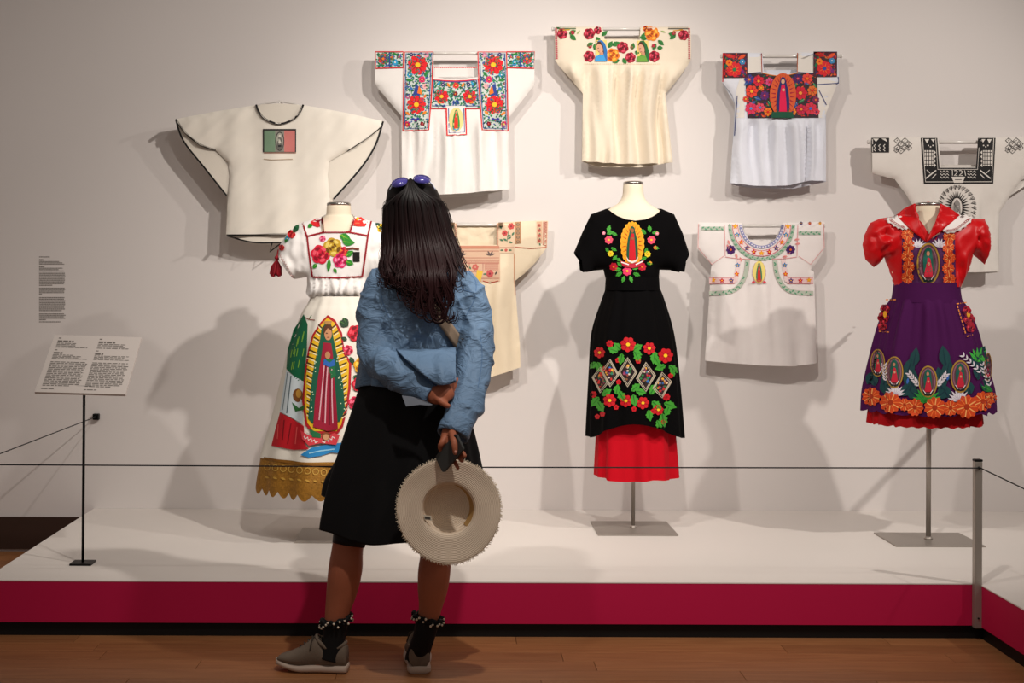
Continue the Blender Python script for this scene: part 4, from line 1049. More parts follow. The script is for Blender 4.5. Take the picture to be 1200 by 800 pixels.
# flag hanging at left: green, pale blue-white, red
S = [([(356, 368), (360.5, 380), (359.5, 410), (356, 446), (348, 446), (342, 438), (335.5, 432), (337, 410), (344, 386)], '#14603f', 2)]
for k in range(12):
    R3 = random.Random(50+k); x = 340+R3.random()*15; y = 395+R3.random()*40; S += line([(x, y), (x+1.6, y-9)], 1, '#7aa83a', 3)
decal(s1, 'flag_green_band', S, step=2.6, base=.0045)
S = [([(335.5, 433), (342, 439), (356, 447), (353.5, 470), (355, 497), (343, 490), (328, 482)], '#cfdbe0', 2)]+line([(341, 440), (336, 484)], 1.2, '#5a6a72', 3)+line([(337, 436), (331, 480)], .9, '#6a7a82', 3)
S += [(ell(349, 463, 6, 8, 12), '#7a4a20', 3), (ell(350, 461, 3.4, 5, 10), '#b98a3a', 4), ([(342, 471), (350, 478), (357, 474), (356, 480), (346, 482)], '#2f6a34', 4)]
decal(s1, 'flag_white_band', S, step=2.6, base=.0045)
S = [([(328, 483), (343, 491), (356, 499), (357, 520), (362, 526), (344, 527), (318, 522), (322, 505)], '#bf1a26', 2)]+line([(333, 492), (331, 515)], 1.2, '#7a0c16', 3)+line([(341, 496), (337, 520)], 1.2, '#7a0c16', 3)+line([(348, 500), (346, 520)], 1.2, '#e85a58', 3)+line([(326, 497), (325, 514)], 1, '#e85a58', 3)
decal(s1, 'flag_red_band', S, step=2.6, base=.0045)
decal(s1, 'embroidered_stem', line([(356, 371), (362, 374), (369, 375)], .9, '#8a3a2a', 2)+line([(362, 374), (365, 369)], .8, '#2f6a34', 2))
for x, y, r, cs, sd in ((417, 390, 10, ('#c8142c', '#ee4a5c', '#7c0a1a'), 1), (408, 410, 6, ('#d81d4c', '#f2708c', '#8f0c2a'), 2), (424, 428, 10, ('#e8a81c', '#f8d458', '#9a5a0c'), 3), (421, 450, 9, ('#c8142c', '#ee4a5c', '#7c0a1a'), 4), (416, 472, 8, ('#d81d4c', '#f2708c', '#8f0c2a'), 5), (442, 406, 9, ('#c8142c', '#ee4a5c', '#7c0a1a'), 6)):
    decal(s1, 'embroidered_rose', rose(x, y, r, *cs, seed=sd, L=3), step=2.6, base=.0045)
for x, y, l, wdt, a in ((398, 376, 12, 9, 30), (402, 372, 12, 8, 60), (410, 418, 10, 6, 60), (414, 440, 10, 7, 30), (430, 438, 10, 7, 60), (407, 398, 8, 5, 200)): decal(s1, 'embroidered_leaf', leaf(x, y, l, wdt, a, '#23402a', '#4a7a3a', 2), step=2.6, base=.0045)

# ================= 2: black dress over red underskirt
D2 = 6.07
mannequin(742, D2, 215, 240, (691.5, 783, .165), 'linen dress form under the black dress, near the middle of the platform', .0085, 11.8)
bk_m = mat('dress_black', '#080708', 0.9, bump=.3, bscale=260, spec=.06)
dr = empty('embroidered_dress', PX(741, 505, D2), 'black dress with flower wreath on the chest and diamond band on the skirt', 'dress')
fr = [(710.7, 244.5), (724, 255), (741, 259.5), (759, 255), (775, 244.5), (790, 251), (800, 273), (807.5, 296), (801, 306), (799, 319), (786, 316.5), (773, 316), (772, 328), (710, 328), (707, 316), (696, 317), (685, 319), (681, 316), (680, 305), (672.5, 296), (682.5, 272), (692.5, 251)]
def w2(x, y):
    return .006*noise.noise(V((x/9, y/25, 3)))+(.012*abs(sin(x/7)) if y > 310 and 710 < x < 773 else 0)*smooth01(310, 320, y)
fr = [(710.7, 244.5), (715, 249.5), (721, 254), (730, 257.8), (741, 259.5), (753, 258), (762, 254.4), (769.5, 249.5), (775, 244.5)]+fr[5:]
for nm, poly, ops, sg in (('bodice_front', fr, set(range(8)) | {11, 12, 13, 19, 20, 21, 22, 16}, -1), ('bodice_back', [fr[0], (725, 240), (758, 240)]+fr[8:], {0, 1, 2, 6, 7, 8, 14, 15, 16, 17, 11}, 1)):
    vs, fs = sheet(poly, ops, D2, .105 if sg < 0 else .09, 18, 2.8, w2, sg)
    mesh(nm, vs, fs, bk_m, dr)
    if sg < 0: reg(dr, vs, fs)
skirt(dr, 'belt', bk_m, 741, D2, [(324.5, 710, 772, .117, 0), (332, 709.5, 772.5, .121, 0), (340, 709, 773, .123, 0)], 0, lambda a, t: 0)
fold2 = lambda a, t: .5*sin(6*a+.3)+.4*sin(11*a+1.2)+.3*sin(17*a+.5)*(1-.5*t)
def hem2(a, t): return .075*max(0, sin(a))**2.2*smooth01(.55, 1, t)*(1-.28*cos(a))+.0
skirt(dr, 'skirt_panel', bk_m, 741, D2, [(336, 711, 772, .11, .01), (352, 706.5, 777, .13, .03), (390, 695.5, 787, .165, .035), (440, 692.5, 793, .185, .04), (512, 690, 798, .20, .055)], 0, fold2, hem2, sub=8, nseg=180)
# red underskirt
us = empty('underskirt', PX(744, 557, D2), 'bright red underskirt below the black dress', 'skirt')
rd = cloth('underskirt_red', '#c40a1e', 0.8, 260, .2)
fold3 = lambda a, t: (.5*sin(5*a+2.2)+.45*sin(9*a+.4)+.3*sin(14*a))
skirt(us, 'skirt_panel', rd, 744, D2, [(470, 705, 780, .13, .02), (500, 700, 787, .15, .05), (558, 698, 790.5, .165, .07)], 0, fold3, lambda a, t: -.004*sin(4*a)*t, sub=6)
GR2, GR3 = '#3f9a2e', '#1f6a20'
S = figure(741, 285.5, 27, 50, '#f0a01c', '#b8560c', '#14503a', '#c81424', '#9a5a34', '#f4ac28', '#e8dcd4', L=1, rayn=24)
S += [([(726, 305), (740, 309), (755, 305), (751, 312), (741, 314), (730, 312)], '#b81c34', 7)]+line([(728, 307), (737, 310)], 1.4, '#f0e8e4', 8)+line([(753, 306), (745, 310)], 1.4, '#f0e8e4', 8)
decal(dr, 'embroidered_figure', S)
fr2 = [(713.5, 281, 5, '#ee4a66', YEL), (763.4, 281, 5, '#ee4a66', YEL), (719, 312.5, 5, '#b8102a', ORG), (752.5, 312.5, 5, '#b8102a', ORG), (735, 317.5, 5.6, '#ee3a6a', YEL), (715.5, 297, 3.6, '#e8d02c', ORG), (759, 297.5, 3.8, '#e8d02c', ORG)]
for x, y, r, a, b in fr2: decal(dr, 'embroidered_flower', flower(x, y, r, a, b, 7, None))
for x, y, l, wdt, a in ((711, 274, 9, 5.5, -20), (712, 272, 9, 5.4, -70), (717, 273, 7, 4.4, 20), (757, 274, 9, 5.4, -140), (762, 272, 9, 5.4, -100), (764, 273, 8, 4.6, -10), (710, 290, 7, 4, 60), (716, 290, 8, 4.6, 30), (758, 290, 8, 4.6, 100), (766, 290, 7, 4.4, 10), (718, 305, 8, 4.6, -50), (722, 303, 7, 4.4, 20), (751, 304, 8, 4.6, -20), (758, 308, 7, 4.4, 10), (728, 315, 9, 5.4, 170), (729, 319, 9, 5.4, 150), (732, 323, 9, 4.8, 110), (738, 323, 9, 4.8, 70), (742, 320, 9, 5.4, 20), (741, 315, 9, 5.4, -20), (729, 312, 8, 4.6, -140), (742, 312, 8, 4.6, -40)): decal(dr, 'embroidered_leaf', leaf(x, y, l, wdt, a, GR2, GR3, 1, 1))
decal(dr, 'embroidered_bud', flower(707.6, 273, 2, '#f08aa0', WHT, 5)+flower(770, 273.5, 2.2, '#f08a98', WHT, 5)+flower(768, 290, 2.4, '#e8702c', YEL, 5)+flower(762, 308, 2.2, '#e8a02c', GRN, 5))
# diamonds on the skirt
def diamond(cx, cy, wd_, hd_, seed, tilt=0):
    P_ = lambda k: [(cx-wd_*k, cy+tilt*k), (cx, cy-hd_*k), (cx+wd_*k, cy-tilt*k), (cx, cy+hd_*k)]
    S = [(P_(.78), '#2a1a1c', 1)]
    for k in (1.0, .84): S += line(P_(k), 1.3, '#b8ac98', 2, True)
    Rr = random.Random(seed); cols = ['#c8302c', '#2a6ab0', '#e8a83a', '#2f7a44', '#d8c8b8', '#7a3a5a', '#8a5a3a', '#101010']
    for k in range(70):
        u, v = Rr.uniform(-1, 1), Rr.uniform(-1, 1)
        if abs(u)+abs(v) > .85: continue
        S.append((ell(cx+u*wd_*.72, cy+v*hd_*.72-tilt*u*.7, Rr.uniform(.9, 1.9), Rr.uniform(.9, 1.8), 7), Rr.choice(cols), 3))
    return S
for x, y, a, b, sd, tl_ in ((703.5, 445, 9.5, 15, 1, -3), (715, 437, 10, 16, 2, -2), (735.5, 436, 10.8, 17, 3, 0), (757, 441.5, 11, 17, 4, 2), (776, 451, 11, 15, 5, 4)): decal(dr, 'diamond_patch', diamond(x, y, a, b, sd, tl_), step=2.6, base=.0045)
RD2, RD3 = '#c4121f', '#8a0a14'
for x, y, r in ((736, 403.5, 8.2), (761, 408, 6.6), (780, 416.5, 8), (702.5, 413, 6), (714.5, 402.5, 3.8), (714.5, 469, 7), (733.5, 469.5, 6.6), (753.5, 472, 6.6), (771.5, 480, 5.6), (695.5, 462, 3.6), (781, 465, 4)): decal(dr, 'embroidered_flower', flower(x, y, r*1.12, RD2, YEL if r > 5 else RD3, 7, RD3), step=2.6, base=.0045)
for x, y in ((724, 422, ), (748, 423), (786, 440), (725, 447.5), (706, 485), (722, 477), (700, 488), (765, 482), (778, 494), (743, 479), (708, 432)): decal(dr, 'embroidered_bud', flower(x, y, 3.2, RD2, RD3, 5), step=2.6, base=.0045)
for x, y, l, wdt, a in ((724, 412, 11, 7, 200), (727, 410, 10, 6.6, -130), (729, 414, 12, 7, 100), (742, 410, 11, 7, -30), (744, 413, 11, 7, 60), (742, 412, 10, 6, 20), (768, 412, 13, 8, 100), (767, 418, 11, 7, 60), (780, 428, 12, 7, 160), (784, 428, 12, 7, 40), (788, 430, 10, 6, 80), (700, 424, 12, 7, 70), (698, 424, 9, 6, 130), (702, 465, 13, 8, 130), (700, 470, 13, 8, 60), (705, 463, 12, 7, -30), (722, 462, 11, 7, -80), (725, 458, 13, 8, 60), (740, 458, 12, 7, -40), (742, 462, 13, 8, 80), (745, 458, 11, 7, 10), (762, 462, 13, 8, -60), (764, 470, 13, 8, 40), (760, 480, 12, 7, 80), (778, 472, 14, 8, 20), (776, 484, 15, 8, 80), (784, 476, 11, 7, 110), (770, 492, 12, 6, 70)): decal(dr, 'embroidered_leaf', leaf(x, y, l*1.15, wdt*1.35, a, GR2, GR3, 1, 1), step=2.6, base=.0045)

# ================= 3: red satin blouse, purple apron skirt
D3 = 5.83
mannequin(1088, D3, 240, 268, (1041, 1143, .15), 'linen dress form under the red satin blouse at the right', .0105, 16)
satin = mat('satin_red', '#c8040e', 0.42, 0.0, spec=0.3)
b3 = empty('satin_blouse', PX(1087, 334, D3), 'shiny red satin blouse with puff sleeves and white lace collar', 'blouse')
fr = [(1066, 251), (1085, 284), (1106, 251), (1142.5, 256), (1154, 256.5), (1160, 275), (1160, 294), (1154, 310), (1145, 302), (1139, 297), (1134, 318), (1123.5, 336), (1049, 336), (1042, 316), (1036, 301), (1030, 309), (1024, 313), (1014, 304), (1010.7, 287), (1013, 275), (1020, 261), (1031, 256)]
def w3(x, y):
    if x < 1038 or x > 1139: return .032*noise.noise(V((x/8, y/10, 3)))+.012*noise.noise(V((x/4.5, y/8, 7)))
    return .030*noise.noise(V((x/7, y/40, 9)))*smooth01(275, 315, y)+.008*noise.noise(V(((x+y)/12, (x-y)/26, 2)))
for nm, poly, ops, sg in (('bodice_front', fr, {0, 1, 11}, -1), ('bodice_back', [fr[0], (1075, 246), (1098, 246)]+fr[2:], {0, 1, 2, 12}, 1)):
    vs, fs = sheet(poly, ops, D3, .105 if sg < 0 else .09, 15, 2.4, w3, sg)
    mesh(nm, vs, fs, satin, b3)
    if sg < 0: reg(b3, vs, fs)
# collar leaves: satin lapels lying on the shoulders, with lace edge
def lapel(pts, lift, name, m, thick=.004, parent=b3):
    bv = bvh(b3); vs, tris, _ = triangulate(pts, 2.6); A = []
    for x, y in vs:
        dd = (PX(x, y, 1.0)-CAM).normalized(); hit = bv.ray_cast(CAM, dd)
        yy = hit[0].y if hit[0] is not None else None
        A.append((x, y, yy))
    ok = [a for a in A if a[2] is not None]
    out = []
    for x, y, yy in A:
        if yy is None:
            yy = min(ok, key=lambda a: (a[0]-x)**2+(a[1]-y)**2)[2] if ok else D3-.03
        out.append(PX(x, y, yy-lift(x, y)))
    n = len(out); g = G()
    f1 = [tuple(f) for f in tris]
    fs = []
    for f in f1:
        a, b, c = (out[i] for i in f[:3]); fs.append(f if (b-a).cross(c-a).y < 0 else tuple(reversed(f)))
    o = mesh(name, out, fs, m, parent)
    md = o.modifiers.new('thickness', 'SOLIDIFY'); md.thickness = thick; md.offset = -1
    return o
lf_ = lambda x, y: .012
lapel([(1071, 238.6), (1074, 247), (1085, 283), (1066, 268), (1050, 252), (1060, 244)], lambda x, y: .014+.02*smooth01(1060, 1078, x)*smooth01(275, 245, y), 'collar_lapel', satin)
lapel([(1102.5, 238.6), (1101, 249), (1085.5, 283), (1104, 270), (1125, 252), (1112, 243)], lambda x, y: .014+.02*smooth01(1112, 1096, x)*smooth01(275, 245, y), 'collar_lapel', satin)
lapel([(1072, 238.8), (1088, 236.4), (1103, 238.8), (1102, 243), (1088, 240), (1073, 243)], lambda x, y: -.02, 'collar_stand', satin)
lace_w = mat('lace_white', '#e6dfdc', 0.8, bump=.6, bscale=160)
def scallop(inner, outer, k, amp):
    P = catmull(outer, 12); out = []
    n = len(P)
    for i, p in enumerate(P):
        t = P[min(i+1, n-1)]-P[max(i-1, 0)]; t = t/np.hypot(*t); nn_ = np.array([-t[1], t[0]])
        out.append(tuple(p+nn_*amp*abs(sin(pi*k*i/(n-1)))))
    return [tuple(p) for p in inner]+out
lapel(scallop([(1053, 250), (1067, 263)], [(1066, 268.5), (1060, 269.4), (1052, 268), (1044, 263), (1036, 256.5), (1044, 253), (1053, 250)], 9, 1.6), lambda x, y: .012, 'lace_collar', lace_w, .003)
lapel(scallop([(1124, 250), (1104, 263)], [(1102.5, 264), (1106, 272), (1114, 274), (1124, 271), (1132, 266), (1139, 259), (1141, 254), (1134, 252), (1124, 250)], 10, -1.6), lambda x, y: .012, 'lace_collar', lace_w, .003)
for pts in ([(1059, 266), (1051, 262.5), (1044, 257.5)], [(1110, 270), (1120, 268), (1130, 261), (1136, 256)]):
    S = []
    for p in catmull(pts, 4): S += line([tuple(q) for q in ell(p[0], p[1], 1.3, 1.1, 8)], .5, '#a9504e', 1, True)
    decal(b3, 'lace_holes', S, base=.016)
# front panel: purple with orange flowers and oval figure
S = [([(1057, 271), (1068, 270), (1085, 284), (1104, 272), (1119, 272), (1120, 334), (1057, 334)], '#4d1a4e', 1)]
decal(b3, 'apron_bib', S, step=2.6)
OF = ('#e0521c', '#f49a4a', '#9a2a0c')
def marigold(x, y, r, sd, L=3):
    S = [(rosette(x, y, r, 11, .2, sd), '#cc4416', L)]
    for k in range(11):
        a = sd+2*pi*k/11; S += line([(x+r*.25*cos(a), y+r*.25*sin(a)), (x+r*.86*cos(a), y+r*.86*sin(a))], r*.1, '#f2a860' if k % 2 else '#e86a2c', L+1)
    S.append((ell(x, y, r*.22, r*.22, 7), '#a8320f', L+2)); return S
for k in range(5):
    decal(b3, 'embroidered_marigold', marigold(1063.5+(k % 2)*1.2, 275+k*12.5, 7.6, k), step=2.6, base=.004)
    decal(b3, 'embroidered_marigold', marigold(1112.5-(k % 2)*1.2, 277+k*12.5, 7.6, k+3), step=2.6, base=.004)
for x0, sg in ((1076, -1), (1101, 1)):
    S = []
    for k in range(6): a = -150+k*24 if sg < 0 else -145+k*24; S += leaf(x0, 290, 11, 2.6, a, '#e4dde4', '#a89ab0', 3)
    decal(b3, 'white_petal_fan', S, step=2.6, base=.004)
def oval(cx, cy, w_, h_, L=4):
    S = [(ell(cx, cy, w_/2, h_/2, 26), '#5e3a44', L)]
    S += [(p, '#a8812f', L+1) for p, c, l in line(ell(cx, cy, w_*.47, h_*.47, 26), w_*.07, '#a8812f', L+1, True)]
    S += [(p, '#8a5a6a', L+1) for p, c, l in line(ell(cx, cy, w_*.36, h_*.39, 22), w_*.07, '#000', L+1, True)]
    X = lambda x: cx+x*w_; Y = lambda y: cy+y*h_
    S += [([(X(x), Y(y)) for x, y in ((0, -.4), (.14, -.34), (.2, -.1), (.22, .18), (-.2, .2), (-.24, -.1), (-.14, -.34))], '#0f5a4c', L+2),
          ([(X(x), Y(y)) for x, y in ((-.02, -.16), (.08, -.12), (.16, .1), (.2, .32), (-.2, .32), (-.12, .08))], '#c01c34', L+3), (ell(X(-.01), Y(-.24), w_*.075, h_*.06, 8), '#b98062', L+4), (ell(X(.02), Y(.0), w_*.06, h_*.04, 7), '#c98f70', L+4)]
    S += [([(X(x), Y(y)) for x, y in ((-.28, .28), (0, .4), (.28, .28), (.2, .42), (-.2, .42))], '#10221c', L+4)]+line([(X(-.25), Y(.26)), (X(-.12), Y(.37))], .8, '#e8e0e0', L+5)+line([(X(.25), Y(.26)), (X(.12), Y(.37))], .8, '#e8e0e0', L+5)
    return S
decal(b3, 'oval_figure', oval(1088, 309, 27, 50), step=2.6, base=.004)
# purple apron skirt
pu = cloth('apron_purple', '#471249', 0.8, 260, .2)
ap = empty('apron_skirt', PX(1088, 480, D3), 'full purple skirt embroidered with oval figures and orange marigolds at the hem', 'skirt')
fold4 = lambda a, t: .45*sin(8*a+.3)+.4*sin(13*a+1.4)+.35*sin(21*a+.2)*(1-.6*t)
skirt(ap, 'waistband', pu, 1086, D3, [(331, 1049, 1123.5, .126, 0), (342, 1047.5, 1124, .13, 0), (354, 1045.5, 1126, .136, 0)], 0, lambda a, t: 0)
def hem4(a, t): return -.012*abs(sin(9*a))*smooth01(.85, 1, t)
skirt(ap, 'skirt_panel', pu, 1088, D3, [(350, 1046.5, 1125, .132, .015), (362, 1042, 1131, .15, .05), (385, 1034, 1140.5, .175, .052), (418, 1025, 1150, .2, .042), (455, 1017.5, 1160, .22, .045), (479, 1015.5, 1162.5, .228, .045)], 0, fold4, hem4, sub=8, nseg=216)
pt = empty('petticoat', PX(1085, 495, D3), 'red petticoat edge showing below the purple skirt', 'skirt')
skirt(pt, 'skirt_panel', cloth('petticoat_red', '#a80c14', 0.75, 260, .2), 1085, D3, [(450, 1024, 1146, .17, .02), (475, 1022, 1147, .185, .03), (496, 1020.6, 1148.5, .19, .04)], 0, lambda a, t: .5*sin(12*a)+.5*sin(19*a+1), lambda a, t: .003*sin(31*a)*t, sub=5)
for x, y, w_, h_ in ((1028.5, 425, 17, 33), (1048, 436, 21, 38), (1087.5, 447, 22, 38), (1125.5, 441, 23, 39), (1158, 430, 9, 34)): decal(ap, 'oval_figure', oval(x, y, w_, h_), step=2.6, base=.004)
DT = '#0f3f42'
for x, y, l, wdt, a in ((1034, 452, 16, 9, -60), (1066, 460, 22, 12, -80), (1072, 455, 20, 10, -120), (1062, 440, 18, 9, -70), (1104, 458, 22, 12, -100), (1108, 448, 22, 10, -80), (1109, 430, 20, 9, -100), (1140, 430, 22, 12, -60), (1146, 445, 18, 10, -80), (1016, 450, 14, 8, -60), (1070, 430, 18, 8, -80), (1038, 462, 14, 8, -100), (1058, 464, 14, 9, -60), (1076, 466, 14, 9, -140), (1098, 466, 14, 9, -40), (1112, 466, 14, 9, -120), (1138, 462, 14, 9, -110), (1152, 458, 14, 8, -70), (1026, 452, 12, 8, -110)): decal(ap, 'dark_leaf', leaf(x, y, l*1.3, wdt*1.5, a, DT, '#0a2a3a', 2), step=2.6, base=.004)
def fan(x, y, l, wdt, a0, a1, n, col, vein): 
    S = []
    for k in range(n): S += leaf(x, y, l*(1-.15*abs(k-(n-1)/2)/(n/2)), wdt, a0+(a1-a0)*k/(n-1), col, vein, 4)
    return S
decal(ap, 'white_petal_fan', fan(1049, 463, 14, 3, -178, -10, 9, '#ddd6de', '#9a8ea6'), step=2.6, base=.004)
decal(ap, 'white_petal_fan', fan(1124, 470, 16, 3.2, -165, -10, 9, '#ddd6de', '#9a8ea6'), step=2.6, base=.004)
decal(ap, 'green_leaf_fan', fan(1086, 471, 20, 4, -178, -5, 11, '#2f9a3a', '#166a24'), step=2.6, base=.004)
decal(ap, 'green_leaf_fan', fan(1146, 424, 18, 3.4, -130, -20, 7, '#3fb03f', '#1a7a2a'), step=2.6, base=.004)
for pts in (((1077, 452), (1064, 436)), ((1098, 452), (1110, 437)), ((1150, 436), (1126, 414)), ((1160, 452), (1150, 424)), ((1038, 446), (1036, 426))):
    a, b = np.array(pts[0]), np.array(pts[1]); S = []
    L_ = np.hypot(*(b-a)); an_ = math.degrees(math.atan2(*(b-a)[::-1]))
    for k in range(6):
        p = a+(b-a)*k/6
        S += leaf(p[0], p[1], 6, 2, an_+35, '#d8d0d8', None, 5)+leaf(p[0], p[1], 6, 2, an_-35, '#d8d0d8', None, 5)
    decal(ap, 'white_feather', S, step=2.6, base=.004)
decal(ap, 'green_leaf', leaf(1150, 452, 15, 8, 25, '#1f7a34', '#58b050', 4)+leaf(1063, 450, 8, 3, -80, '#3a6ab8', None, 4)+leaf(1110, 446, 9, 3, -80, '#2a5ab0', None, 4), step=2.6, base=.004)
for k, (x, y, r) in enumerate(((1043.5, 471.5, 11), (1072, 477, 9), (1095.5, 477.5, 11), (1114, 478, 8), (1133, 476.5, 12), (1152, 470, 10), (1021, 464.5, 9.5), (1060, 474, 6.5), (1161.5, 466, 6))): decal(ap, 'embroidered_marigold', marigold(x, y, r*1.18, k, 5), step=2.6, base=.004)
for x0, x1, x2, sg in ((1040, 1050, 1045, 1), (1124, 1137, 1133, -1)):
    S = dashes((x0-3*(sg > 0), 352), (x1+3*(sg > 0), 352), 3, 1.4, 1.2, '#e88a3a', 1)
    if sg < 0: S = dashes((1121, 356), (1134, 354), 3, 1.4, 1.3, '#e88a3a', 1)+dashes((1122, 358), (1132, 392), 3, 1.4, 1.2, '#e88a3a', 1)+dashes((1133, 394), (1143, 391), 3, 1.4, 1.3, '#e88a3a', 1)
    else: S = dashes((1038, 351), (1053, 351), 3, 1.4, 1.3, '#e88a3a', 1)+dashes((1030, 388), (1043, 389), 3, 1.4, 1.3, '#e88a3a', 1)
    decal(ap, 'pocket_edging', S, step=2.6, base=.004)
for cx_, lst in ((1037, ((1037, 362, 6), (1035, 372, 7), (1034, 382, 5.5))), (1135, ((1133, 364, 5.5), (1136, 374, 7), (1138, 384, 5.5)))):
    S = []
    for k, (x, y, r) in enumerate(lst): S += rose(x, y, r, '#a80f2c', '#d83a4a', '#5a0818', k, 2)
    S.append((ell(cx_, 368, 2.2, 4, 8), '#e8a828', 6)); decal(ap, 'pocket_embroidery', S, step=2.6, base=.004)
# ------------------------------------------------------------------ the visitor
DW = 4.57; KS = DW/F
def W(px, py, dd=0.0): return PX(px, py, DW+dd)
def Wt(pts, sub=5):
    """list of (px,py,dd,r_px) -> smooth world path and radii in metres"""
    C = catmull(pts, sub)
    return [W(p[0], p[1], p[2]) for p in C], [p[3]*KS for p in C]
person = empty('person', W(450, 787), 'visitor seen from behind in blue jacket and black skirt, hands clasped behind the back', 'person')
skin = mat('skin', '#a86247', 0.55, var=.08, vscale=20, spec=.3)

# --- body: one continuous figure
B = G()
def wring(py, cx, hw, hd, dd=0.0, n=28): return ring_px(py, cx, hw, hd*1.0, DW+dd, n)
B.loft([wring(*p) for p in ((300, 490, 17, .05), (308, 490, 28, .055), (318, 491, 38, .07), (335, 491, 46, .08), (370, 489, 45, .09), (410, 484, 40, .085), (440, 480, 48, .10), (470, 477, 52, .11), (492, 476, 50, .10), (500, 475, 40, .07))])
p, r = Wt([(491, 312, .01, 18), (489, 296, .015, 17), (487, 280, .02, 18)]); B.tube(p, r, 16)
# head with face turned away to the left
hc = W(487, 253, .02)
fd = V((-.35, .937, 0)).normalized(); sd_ = V((fd.y, -fd.x, 0))
B.ball(hc, (.076, .092, .105), 24, 16)
B.ball(hc+fd*.03+V((0, 0, -.035)), (.058, .062, .078), 20, 12)
B.ball(hc+fd*.06+V((0, 0, -.09)), (.028, .026, .02), 14, 8)
B.tube([hc+fd*.09+V((0, 0, .012)), hc+fd*.108+V((0, 0, -.022))], [.009, .014], 10)
for s in (-1, 1):
    B.tube([hc+sd_*s*.075+V((0, 0, .01)), hc+sd_*s*.08+V((0, 0, -.025))], [(.012, .008), (.009, .006)], 10)
    B.ball(hc+fd*.085+sd_*s*.032+V((0, 0, .018)), .014, 10, 8)
B.ball(hc+fd*.092+V((0, 0, -.05)), (.022, .012, .008), 12, 6)
# legs
p, r = Wt([(452, 485, .0, 29), (436, 540, .01, 26), (416, 600, .01, 21), (408, 638, .0, 18.5), (405, 665, -.005, 20), (401, 690, .0, 18.5), (395, 718, .0, 14.3), (392, 740, .0, 12), (389, 765, 0, 12)]); B.tube(p, r, 18)
p, r = Wt([(500, 485, .0, 29), (506, 540, .0, 26), (510, 610, -.02, 20), (511, 645, -.03, 18), (509, 668, -.035, 19), (507, 690, -.035, 17.6), (503.5, 716, -.03, 13), (497, 742, -.02, 12), (490, 768, .02, 12)]); B.tube(p, r, 18)
# feet inside the shoes
B.tube([W(389, 770), W(370, 777, .01), W(345, 779, .02)], [.03, .028, .024], 12)
B.tube([W(493, 775, 0), W(489, 770, .09), W(486, 766, .17)], [.028, .028, .024], 12)
# arms
p, r = Wt([(456, 332, 0, 12), (442, 370, -.02, 14), (442, 414, -.06, 13), (474, 440, -.16, 11), (506, 462, -.2, 8.6)]); B.tube(p, r, 14)
p, r = Wt([(536, 333, 0, 12), (555, 375, -.02, 14), (557, 428, -.07, 13), (546, 466, -.15, 11), (529, 502, -.235, 8.6)]); B.tube(p, r, 14)
# left hand: palm on the right forearm, fingers wrapping round behind it
p, r = Wt([(504, 461, -.205, 9), (511, 463, -.215, 10.5), (519, 461, -.215, 11.5), (525, 457, -.205, 10.5)]); B.tube(p, [(a, a*.55) for a in r], 14)
for k, (y0, y1, rr) in enumerate(((451, 444, 3.1), (456, 450, 3.3), (461, 457, 3.2), (466, 464, 2.8))):
    p, r = Wt([(521, y0, -.205, rr+.4), (529, y0-2, -.185, rr), (537, y1, -.14, rr*.95), (541, y1-1, -.10, rr*.8)], 4); B.tube(p, r, 10)
p, r = Wt([(512, 466, -.225, 4.2), (519, 472, -.235, 3.8), (525, 475.5, -.235, 3.2)], 4); B.tube(p, r, 10)
# right hand: thumb over the phone, fingers behind it
p, r = Wt([(528, 502, -.238, 9), (527, 509, -.25, 9.6), (525, 517, -.252, 9.4), (524, 522, -.25, 8)]); B.tube(p, [(a, a*.6) for a in r], 14)
p, r = Wt([(530, 507, -.27, 4.6), (532, 516, -.318, 4.2), (533, 524, -.329, 3.7), (533.6, 530.5, -.33, 3.0)], 4); B.tube(p, r, 10)
p, r = Wt([(521.5, 513, -.262, 4.2), (517.8, 519, -.274, 3.8), (516.2, 524, -.268, 3.4), (519, 529, -.255, 3.2), (524, 533, -.256, 2.8)], 4); B.tube(p, r, 10)
for pts in ([(525, 518, -.262, 3.6), (534, 525, -.288, 3.4), (541.5, 530, -.314, 3.1), (544.5, 534, -.328, 2.7)], [(524, 520, -.258, 3.5), (531, 529, -.281, 3.3), (538.5, 536, -.305, 3.1), (541.5, 540, -.318, 2.7)], [(523, 522, -.255, 3.3), (528, 533, -.268, 3), (534, 543, -.293, 2.7), (536.5, 548, -.304, 2.4)]):
    p, r = Wt(pts, 4); B.tube(p, r, 10)
vs, fs, nr = remesh(B, .0042, 4, .5)
mesh('body', vs, fs, skin, person)
nail = mat('nail', '#c98a78', 0.35)
fc = W(533.8, 529.6, -.3375)
G().ball(fc, (.0042, .0022, .0062), 10, 6).build('thumb_nail', nail, person)

